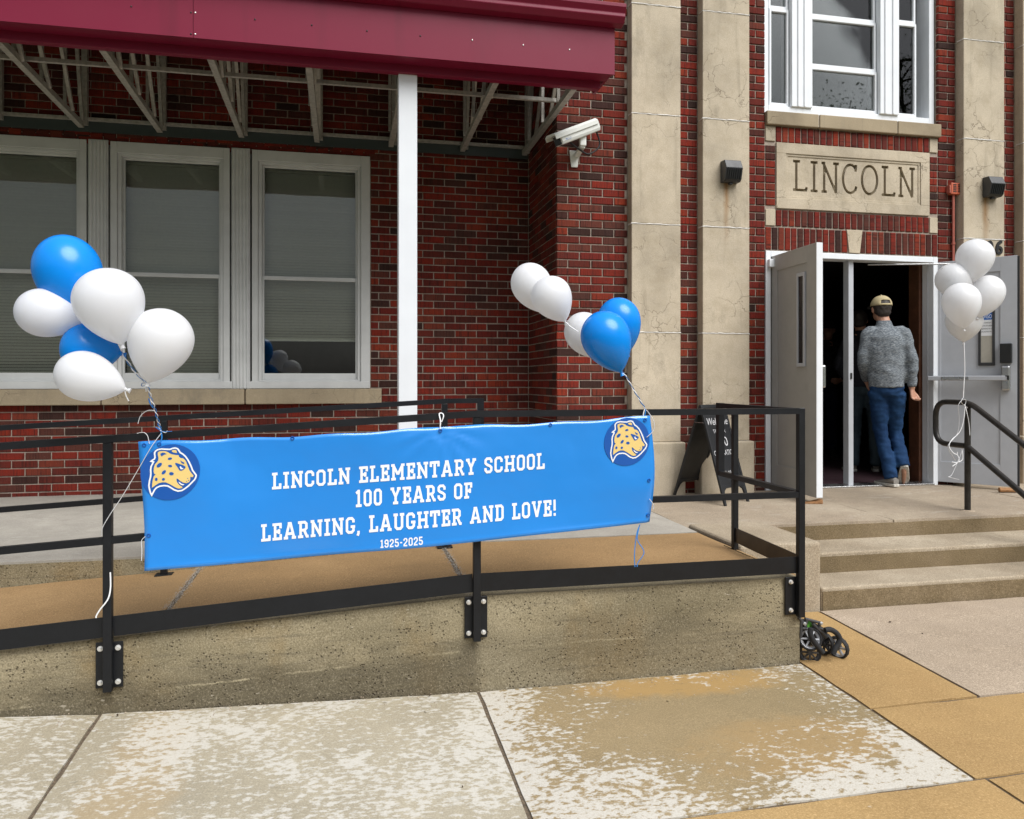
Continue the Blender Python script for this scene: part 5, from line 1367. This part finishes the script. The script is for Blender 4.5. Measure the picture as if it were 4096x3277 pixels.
for pts in ([(878,765),(868,850),(915,950),(985,1040),(1045,1118)], [(1078,795),(1150,785),(1235,830),(1285,905),(1270,985),(1225,1060),(1195,1135)]):
    mb = MB(); mb.tube(smoothpath([S(a, b, 3.465) for a, b in pts], 8), .0135, 14); mb.build('foam_grip', M['foam'], sr, smooth=60)
for pts in ([(690,605),(780,700)], [(790,630),(1020,692)], [(745,768),(840,778)], [(975,755),(1080,800)], [(820,640),(790,760)], [(1000,690),(990,770)], [(740,640),(730,900)], [(900,700),(1100,900)]):
    mb = MB(); mb.tube([S(a, b, 3.50) for a, b in pts], .0075, 10); mb.build('frame_tube', M['dgrey'], sr, smooth=50)
for q in ((778,698), (1016,692)):
    mb = MB(); c_ = S(q[0], q[1], 3.49); mb.tube([c_, c_+Vector((.004,-.008,-.003))], .0085, 10); mb.build('rivet', M['zinc'], sr, smooth=40)
mb = MB(); mb.add([S(800,640,3.51), S(835,640,3.515), S(905,720,3.52), S(860,790,3.515), S(830,760,3.505)], [(0,1,2,3,4)]); mb.add([S(680,735,3.53), S(712,740,3.525), S(700,800,3.53), S(682,800,3.53)], [(0,1,2,3)])
fb_ = mb.build('seat_fabric', M['green'], sr); sd2 = fb_.modifiers.new('t', 'SOLIDIFY'); sd2.thickness = .004
mb = MB(); mb.add([S(690,620,3.54), S(840,640,3.55), S(1060,760,3.56), S(1100,900,3.57), S(900,1000,3.57), S(700,980,3.56)], [(0,1,2,3,4,5)]); fb_ = mb.build('seat_fabric', M['rubber'], sr); sd2 = fb_.modifiers.new('t', 'SOLIDIFY'); sd2.thickness = .02

# ================================================================== PEOPLE
from mathutils import noise as mnoise
def remeshed(mb, name, mat, parent, voxel, smooth_it=4, wr=0.0, wfreq=(9, 9, 16), seed=0):
    o = mb.build(name, mat, None)
    m = o.modifiers.new('r', 'REMESH'); m.mode = 'VOXEL'; m.voxel_size = voxel
    if smooth_it: q = o.modifiers.new('s', 'SMOOTH'); q.factor = .6; q.iterations = smooth_it
    bpy.context.view_layer.update()
    dg = bpy.context.evaluated_depsgraph_get(); nm = bpy.data.meshes.new_from_object(o.evaluated_get(dg))
    o.modifiers.clear(); o.data = nm
    if not nm.materials: nm.materials.append(mat)
    if wr:
        nrm = [v.normal.copy() for v in nm.vertices]
        for v, n_ in zip(nm.vertices, nrm):
            p = Vector((v.co.x*wfreq[0]+seed, v.co.y*wfreq[1], v.co.z*wfreq[2]))
            f = mnoise.noise(p)+.5*mnoise.noise(p*2.1); v.co += n_*(f*wr)
    for p in nm.polygons: p.use_smooth = True
    setpar(o, parent, Matrix()); return o
def person(base, face_deg, J, mats, label, detail=True, cap=None, voxel=.011, group=None):
    """J: joints in the figure's own frame (x to its right, y ahead, z up)"""
    a = math.radians(face_deg); Rx = Vector((math.cos(a), -math.sin(a), 0)); Fy = Vector((math.sin(a), math.cos(a), 0))
    def G(p): return Vector(base)+Rx*p[0]+Fy*p[1]+Vector((0,0,p[2]))
    o = empty('person', base); tag(o, label, 'person', group)
    g = {k: G(v) for k, v in J.items()}
    lerp = lambda p, q, t: g[p].lerp(g[q], t)
    def ellx(mb, rows, n=18):
        """horizontal ellipses in the body frame: (centre, half width, half depth)"""
        vs = []; fs = []; m = len(rows)
        for c_, rx, ry in rows:
            for k in range(n): an = 2*PI*k/n; vs.append(c_+Rx*(rx*math.cos(an))+Fy*(ry*math.sin(an)))
        for i in range(m-1):
            for k in range(n): fs.append((i*n+k, i*n+(k+1) % n, (i+1)*n+(k+1) % n, (i+1)*n+k))
        fs += [tuple(range(n-1,-1,-1)), tuple((m-1)*n+k for k in range(n))]; mb.add(vs, fs)
    def limb(mb, pts, rs): mb.tube(smoothpath(pts, 4), [rs[min(i//4, len(rs)-2)]+(rs[min(i//4+1, len(rs)-1)]-rs[min(i//4, len(rs)-2)])*((i % 4)/4) if i//4 < len(rs)-1 else rs[-1] for i in range((len(pts)-1)*4+1)], 12)
    P, W_, Ch, Nk, Hd = g['pelvis'], g['waist'], g['chest'], g['neck'], g['head']
    # ---- body
    b = MB()
    ellx(b, [(P-Vector((0,0,.08)), .09, .07), (P, .115, .082), (W_, .112, .08), (Ch, .138, .092), (Ch.lerp(Nk, .55), .115, .075), (Nk-Vector((0,0,.01)), .065, .06)])
    limb(b, [Nk-Vector((0,0,.05)), Nk, Hd-Vector((0,0,.05))], [.062, .056, .058])
    hr_ = Matrix.Rotation(math.radians(J.get('turn', (0,0,0))[0]), 3, 'Z')
    hf = hr_ @ Fy; hx = hr_ @ Rx
    def HD(x, y, z): return Hd+hx*x+hf*y+Vector((0,0,z))
    R3 = Matrix((hx, hf, Vector((0,0,1)))).transposed()
    b.ball(Hd+Vector((0,0,.015)), (.075, .095, .105), 18, R3); b.ball(HD(0, .035, -.055), (.055, .058, .06), 14, R3)
    b.ball(HD(0, .098, -.012), (.013, .018, .022), 10, R3)                       # nose
    for sx_ in (-1, 1):
        b.ball(HD(sx_*.078, -.002, -.005), (.010, .020, .032), 10, R3)           # ears
        b.ball(HD(sx_*.03, .085, .02), (.016, .010, .010), 8, R3)
    b.ball(HD(0, .085, -.062), (.024, .010, .009), 8, R3)
    for s_ in 'LR':
        limb(b, [lerp('sh'+s_, 'el'+s_, 0), lerp('sh'+s_, 'el'+s_, .5), g['el'+s_], lerp('el'+s_, 'wr'+s_, .5), g['wr'+s_]], [.040, .040, .037, .035, .026])
        limb(b, [g['hip'+s_], lerp('hip'+s_, 'kn'+s_, .5), g['kn'+s_], lerp('kn'+s_, 'an'+s_, .4), g['an'+s_]], [.060, .053, .043, .041, .032])
        limb(b, [g['an'+s_]-Vector((0,0,.0)), g['heel'+s_].lerp(g['toe'+s_], .3), g['toe'+s_]], [.030, .022, .014])
        # hand: palm, four fingers of unequal length, thumb from the side of the palm
        w0 = g['wr'+s_]; hd = (g['hand'+s_]-w0); ln_ = hd.length; hd.normalize()
        pn = Vector(J.get('palm'+s_, (0, 1, 0))); pn = (Rx*pn[0]+Fy*pn[1]+Vector((0,0,pn[2]))); pn = (pn-hd*pn.dot(hd)).normalized(); sd_ = hd.cross(pn)*(1 if s_ == 'R' else -1)
        pc = w0+hd*.05
        rows = [(w0, .026, .020), (w0+hd*.03, .034, .017), (w0+hd*.06, .040, .015), (w0+hd*.088, .039, .013)]
        vs = []; fs = []
        for c_, rx, ry in rows:
            for k in range(12): an = 2*PI*k/12; vs.append(c_+sd_*(rx*math.cos(an))+pn*(ry*math.sin(an)))
        for i in range(3):
            for k in range(12): fs.append((i*12+k, i*12+(k+1) % 12, (i+1)*12+(k+1) % 12, (i+1)*12+k))
        fs += [tuple(range(11,-1,-1)), tuple(36+k for k in range(12))]; b.add(vs, fs)
        curl = J.get('curl'+s_, (.5,0,0))[0]
        for fi, (off, fl_) in enumerate(((-.029, .072), (-.010, .081), (.010, .076), (.029, .060))):
            p0 = w0+hd*.080+sd_*off; pts = [p0]; dcur = hd.copy(); an = 0
            for q, sg_ in enumerate((.45, .32, .23)):
                an += curl*(.6+.25*q); dv = hd*math.cos(an)+pn*math.sin(an); pts.append(pts[-1]+dv*fl_*sg_)
            b.tube(smoothpath(pts, 3), [.0088-.0003*i for i in range(len(pts)*3-2)], 8)
        t0 = w0+hd*.035-sd_*.030; b.tube(smoothpath([t0, t0-sd_*.016+hd*.028+pn*.012, t0-sd_*.012+hd*.052+pn*.026, t0-sd_*.002+hd*.068+pn*.034], 3), [.0115]*4+[.0100]*3+[.0088]*3, 8)
    remeshed(b, 'body', mats['skin'], o, .0062 if detail else .010, 2)
    # ---- trousers
    b = MB()
    ellx(b, [(P-Vector((0,0,.10)), .135, .10), (P-Vector((0,0,.02)), .148, .116), (P+Vector((0,0,.05)), .145, .110), (W_, .140, .104)])
    for s_ in 'LR':
        limb(b, [g['hip'+s_], lerp('hip'+s_, 'kn'+s_, .5), g['kn'+s_], lerp('kn'+s_, 'an'+s_, .45), g['an'+s_]+(g['an'+s_]-g['kn'+s_]).normalized()*.045], [.086, .077, .064, .060, .059])
        limb(b, [P+Vector((0,0,-.02)), g['hip'+s_]], [.09, .093])
    remeshed(b, 'trousers', mats['jeans'], o, voxel, 3, .0095, (11,11,21), 3.1)
    # ---- top
    b = MB(); hem = g['hem']
    shm = g['shL'].lerp(g['shR'], .5)
    ellx(b, [(hem, .152, .122), (hem+Vector((0,0,.07)), .155, .123), (W_+Vector((0,0,.05)), .157, .121), (Ch-Vector((0,0,.08)), .172, .128), (Ch, .180, .128), (Ch+Vector((0,0,.08)), .172, .115), (shm+Vector((0,0,.025)), .120, .088), (Nk+Vector((0,0,-.035)), .074, .072), (Nk+Vector((0,0,.025)), .060, .062)], 22)
    for s_ in 'LR':
        limb(b, [shm.lerp(g['sh'+s_], .55), g['sh'+s_], lerp('sh'+s_, 'el'+s_, .5), g['el'+s_], lerp('el'+s_, 'wr'+s_, .5), g['wr'+s_].lerp(g['el'+s_], .06)], [.062, .062, .057, .052, .047, .037])
    remeshed(b, 'sweater' if detail else 'jacket', mats['top'], o, voxel, 3, .0085, (9,9,14), 0)
    # ---- shoes
    for s_ in 'LR':
        h_, t_ = g['heel'+s_], g['toe'+s_]; d_ = (t_-h_); ln_ = d_.length; d_.normalize(); up_ = Vector((0,0,1)); sd_ = d_.cross(up_).normalized(); un = sd_.cross(d_)
        up_h = J.get('sole'+s_); 
        def F_(l, s2, u_): return h_+d_*l+sd_*s2+un*u_
        prof = [(-.005,.030,.030,.085),(.03,.037,.030,.098),(.08,.038,.026,.092),(.13,.042,.022,.070),(.19,.045,.020,.052),(.235,.038,.018,.043),(.262,.018,.016,.030)]
        vs = []; fs = []; n_ = 14; k_ = ln_/.25
        for (l, wd, b0, tp) in prof:
            for k in range(n_):
                an = 2*PI*k/n_; vs.append(F_(l*k_, wd*math.cos(an), (b0+tp)/2-.008+(tp-b0)/2*math.sin(an)))
        for i in range(len(prof)-1):
            for k in range(n_): fs.append((i*n_+k, i*n_+(k+1) % n_, (i+1)*n_+(k+1) % n_, (i+1)*n_+k))
        fs += [tuple(range(n_-1,-1,-1)), tuple((len(prof)-1)*n_+k for k in range(n_))]
        b = MB(); b.add(vs, fs); so = b.build('shoe', mats['shoe'], o, smooth=60)
        b = MB(); outl = [(-.012,-.03),(-.016,0),(-.012,.03),(.05,.040),(.12,.045),(.19,.050),(.24,.042),(.27,.018),(.27,-.018),(.24,-.042),(.19,-.050),(.12,-.045),(.05,-.040)]
        b.prism([(p[0]*k_, p[1]) for p in outl], lambda u_, v_, dd: F_(u_, v_, dd), 0, .026); b.build('sole', mats['sole'], so, bev=.005)
    # ---- hair and cap
    b = MB(); b.ball(HD(0, -.018, .022), (.084, .092, .100), 18, R3); b.ball(HD(0, -.050, -.030), (.068, .052, .055), 14, R3)
    hb = remeshed(b, 'hair', mats['hair'], o, .010, 2, .004, (60,60,60))
    if cap:
        vs = []; fs = []; n_, m_ = 30, 9
        for i in range(m_+1):
            th = (PI/2)*(1-i/m_)*.98
            for k in range(n_):
                an = 2*PI*k/n_; rr2 = math.sin(th) if i else 1.0
                r1 = math.cos(PI/2*i/m_*.97)
                z_ = .028+.098*math.sin(PI/2*i/m_)
                # the opening over the back strap
                if i == 0 and math.sin(an) < -.75: z_ += .0
                vs.append(HD(.092*math.cos(an)*r1, -.006+.108*math.sin(an)*r1, z_))
        for i in range(m_):
            for k in range(n_):
                an = 2*PI*(k+.5)/n_
                if 1 <= i <= 2 and math.sin(an) < -.86: continue
                fs.append((i*n_+k, i*n_+(k+1) % n_, (i+1)*n_+(k+1) % n_, (i+1)*n_+k))
        b = MB(); b.add(vs, fs); co_ = b.build('cap', cap, o, smooth=70); sd3 = co_.modifiers.new('t', 'SOLIDIFY'); sd3.thickness = .004
        b = MB(); pts = [HD(.078*math.sin(q), .092+.0+.085*max(0, math.cos(q))**.6*1.0, .026-.012*math.cos(q)) for q in [(-1.5+3.0*k/12) for k in range(13)]]
        inn = [HD(.088*math.sin(q), .0+.094*math.cos(q)*.9, .033) for q in [(-1.2+2.4*k/12) for k in range(13)]]
        b.add(pts+inn, [(k, k+1, 13+k+1, 13+k) for k in range(12)]); bo2 = b.build('brim', mats.get('brim', cap), co_, smooth=70); sd3 = bo2.modifiers.new('t', 'SOLIDIFY'); sd3.thickness = .004
        b = MB(); b.ball(HD(0, -.006, .127), .007, 8); b.build('button', cap, co_)
    return o
def m_heather():
    t = NT('heather_grey_knit'); n = t.noise(1.0, 5, .75, t.vec((45,45,190))); n2 = t.noise(3, 3)
    col = t.ramp(n, [(.34, (.035,.042,.055)), (.47, (.12,.138,.155)), (.58, (.26,.285,.305)), (.7, (.44,.46,.475))])
    col = t.mix(t.mapr(n2, .3, .7, 0, .25), col, (.12,.14,.15))
    return t.set(col, .9, t.bump(n, .5, .002), 0, .2)
def m_denim(name, a, b_):
    t = NT(name); n = t.noise(5, 5, .6, t.vec((1,1,.6))); f = t.noise(220, 2)
    col = t.mix(t.mapr(n, .35, .68), a, b_); col = t.mix(t.mapr(f, .4, .6, .3, 0), col, [x*.5 for x in a])
    return t.set(col, .85, t.bump(t.noise(30, 4), .4, .004), 0, .2)
skin = plain('skin', (.45,.24,.16), .5); hairm = plain('dark_hair', (.025,.018,.014), .6, grain=.4, gscale=120)
capm = plain('khaki_cap', (.42,.35,.20), .85, grain=.12, gscale=90)
mats = dict(skin=skin, top=m_heather(), jeans=m_denim('blue_denim', (.007,.028,.085), (.018,.062,.155)), shoe=plain('grey_mesh_shoe', (.22,.205,.185), .85, grain=.2, gscale=90, bmp=.4), sole=plain('off_white_sole', (.52,.50,.45), .7, grain=.25), hair=hairm, brim=plain('dark_cap_brim', (.03,.03,.03), .8))
J1 = dict(pelvis=(-.02,0,.93), waist=(-.02,0,1.04), chest=(-.03,.01,1.29), neck=(-.035,.035,1.505), head=(-.055,.065,1.635), turn=(14,0,0),
          shL=(-.178,.01,1.405), elL=(-.222,.0,1.14), wrL=(-.165,.15,.96), handL=(-.14,.22,.90), palmL=(1,.2,0), curlL=(.5,0,0),
          shR=(.122,.01,1.405), elR=(.188,-.03,1.14), wrR=(.188,-.02,.895), handR=(.20,-.03,.80), palmR=(.6,-.5,.2), curlR=(1.05,0,0),
          hipL=(-.095,0,.87), knL=(-.060,.05,.49), anL=(.005,-.02,.115), heelL=(.045,-.07,.0), toeL=(-.075,.14,.0),
          hipR=(.065,0,.87), knR=(.075,.13,.50), anR=(.115,.02,.225), heelR=(.125,-.02,.175), toeR=(.15,.135,.015), hem=(-.022,-.002,.905))
person((4.91, 6.27, LZ+.004), 27, J1, mats, 'person in grey heather pullover, jeans and khaki cap stepping through the doorway', True, capm)
dk = plain('dark_navy_jacket', (.012,.014,.022), .85, grain=.2); skd = skin
mats2 = dict(skin=skd, top=dk, jeans=m_denim('faded_denim', (.03,.05,.065), (.07,.10,.12)), shoe=plain('taupe_shoe', (.16,.145,.125), .85, grain=.2), sole=plain('pale_sole', (.45,.44,.40), .7), hair=hairm)
J2 = dict(J1); J2.update(turn=(0,0,0), heelR=(.10,-.05,0), toeR=(.12,.18,0), anR=(.10,-.02,.10), knR=(.09,.06,.5), heelL=(-.12,-.10,0), toeL=(-.20,.12,0), anL=(-.12,-.06,.10), knL=(-.10,.0,.49), elL=(-.27,.02,1.15))
person((5.52, 7.42, LZ-.004), 33, J2, mats2, 'person in dark jacket walking ahead of the one in the grey pullover', False, None, .016)
J3 = dict(J2); J3.update(wrL=(-.2,.16,.98), handL=(-.14,.22,.98), wrR=(.16,.18,.98), handR=(.1,.24,.98), heelL=(-.10,-.06,0), toeL=(-.13,.18,0), anL=(-.10,-.03,.10), knL=(-.1,.02,.5))
mats3 = dict(skin=skd, top=plain('black_shirt', (.010,.010,.012), .85), jeans=m_denim('dark_denim', (.008,.010,.03), (.014,.018,.05)), shoe=M['rubber'], sole=M['rubber'], hair=plain('grey_hair', (.2,.19,.18), .7))
person((6.15, 9.1, LZ-.004), 33+180, J3, mats3, 'dim figure in a dark cap standing far back inside the doorway', False, plain('black_cap', (.012,.012,.014), .8), .016)

# ================================================================== LITTER, WHAT THE WINDOWS REFLECT, AND A TREE ADDED TO BLOCK SKY LIGHT
lt = MB(); rr = random.Random(9)
for i in range(420):                               # crumbs of concrete and leaf bits along the foot of the wall
    x = rr.uniform(-1.3, 2.2); y = 3.5-abs(rr.gauss(0, .10)); s_ = rr.uniform(.0012, .0042)
    z = zg(x, y)+.0005; a = rr.uniform(0, PI); c_, d_ = math.cos(a)*s_, math.sin(a)*s_
    lt.add([(x-c_,y-d_,z),(x+d_*.7,y-c_*.7,z),(x+c_,y+d_,z),(x-d_*.7,y+c_*.7,z),(x,y,z+s_*.9)], [(0,1,4),(1,2,4),(2,3,4),(3,0,4)])
lt.build('litter_crumbs', M['pink'], kind='stuff', label='pale crumbs of concrete along the foot of the ramp wall')
lf = MB(); rr = random.Random(17)
for px, py, ln_ in ((470,2862,.022),(1520,2790,.018),(1540,2812,.022),(1720,2783,.02),(1700,2850,.02),(2670,2808,.016),(905,2828,.016),(3560,2490,.03),(3690,2536,.016),(1850,3150,.012)):
    Yg = 3.4
    for _ in range(12):
        p = at(px, py, Yg); z = zg(p.x, Yg); t_ = (z-E)/((HY-py)/FPX); Yg = t_*(CY_-(px-CX)/FPX*SY_)
    p = at(px, py, Yg); a = rr.uniform(0, PI); u_ = Vector((math.cos(a), math.sin(a), 0))*ln_/2; v_ = Vector((-math.sin(a), math.cos(a), 0))*ln_*.18
    lf.add([p-u_+Vector((0,0,.002)), p-v_+Vector((0,0,.001)), p+u_+Vector((0,0,.004)), p+v_+Vector((0,0,.006))], [(0,1,2),(0,2,3)])
lf.build('litter_leaves', plain('dry_brown_leaf', (.05,.03,.015), .9), kind='stuff', label='dry brown leaf bits and twigs scattered on the pavement')
def tree(base, h, r, label, seed, nleaf=5200):
    rr = random.Random(seed); o = empty('street_tree', base); tag(o, label, 'tree', 'street trees across the road'); B = Vector(base)
    tips = []; tb = MB()
    trunk = [B, B+Vector((.1,0,h*.2)), B+Vector((-.05,.1,h*.38))]; tb.tube(trunk, [h*.022, h*.018, h*.014], 10)
    for k in range(9):
        a = k*2.4; s0 = trunk[2]-Vector((0,0,h*.1*rr.random())); e = Vector((math.cos(a)*r*.75*rr.uniform(.6,1), math.sin(a)*r*.75*rr.uniform(.6,1), h*rr.uniform(.15,.55)))
        P_ = smoothpath([s0, s0+e*.4+Vector((0,0,h*.07)), s0+e], 4); tb.tube(P_, [h*.009*(1-.8*i/len(P_)) for i in range(len(P_))], 6)
        for q in P_[3:]:
            for _ in range(3):
                d_ = Vector((rr.gauss(0,1), rr.gauss(0,1), rr.gauss(0,.7)))*r*.22; tb.tube([q, q+d_*.6, q+d_], [h*.003, h*.002, h*.001], 4); tips += [q+d_*.5, q+d_*.8, q+d_]
    tb.build('trunk', plain('tree_bark', (.06,.045,.035), .95), o)
    lv = MB()
    for i in range(nleaf):
        c_ = tips[rr.randrange(len(tips))]+Vector((rr.gauss(0,1), rr.gauss(0,1), rr.gauss(0,1)))*r*.09; s_ = rr.uniform(.035,.075)
        u_ = Vector((rr.gauss(0,1), rr.gauss(0,1), rr.gauss(0,1))).normalized(); v_ = u_.cross(Vector((rr.gauss(0,1), rr.gauss(0,1), rr.gauss(0,1)))).normalized()
        lv.add([c_-u_*s_, c_-v_*s_*.5, c_+u_*s_, c_+v_*s_*.5], [(0,1,2,3)])
    lv.build('crown', plain('tree_leaves', (.05,.085,.022), .7, grain=.4, gscale=3), o)
tree((21.5, -13.5, -.15), 17.0, 5.2, 'tall leafy street tree seen in the right pane above the door', 4, 16000)
tree((14.3, -14.0, -.15), 12.0, 3.6, 'leafy street tree seen low in the left pane above the door', 8, 9000)
tree((-20, -24, -.15), 9.0, 4.2, 'unseen leafy tree across the road, added to block low sky light', 31, 3000)  # added out of view to cut low sky light on the canopy wall
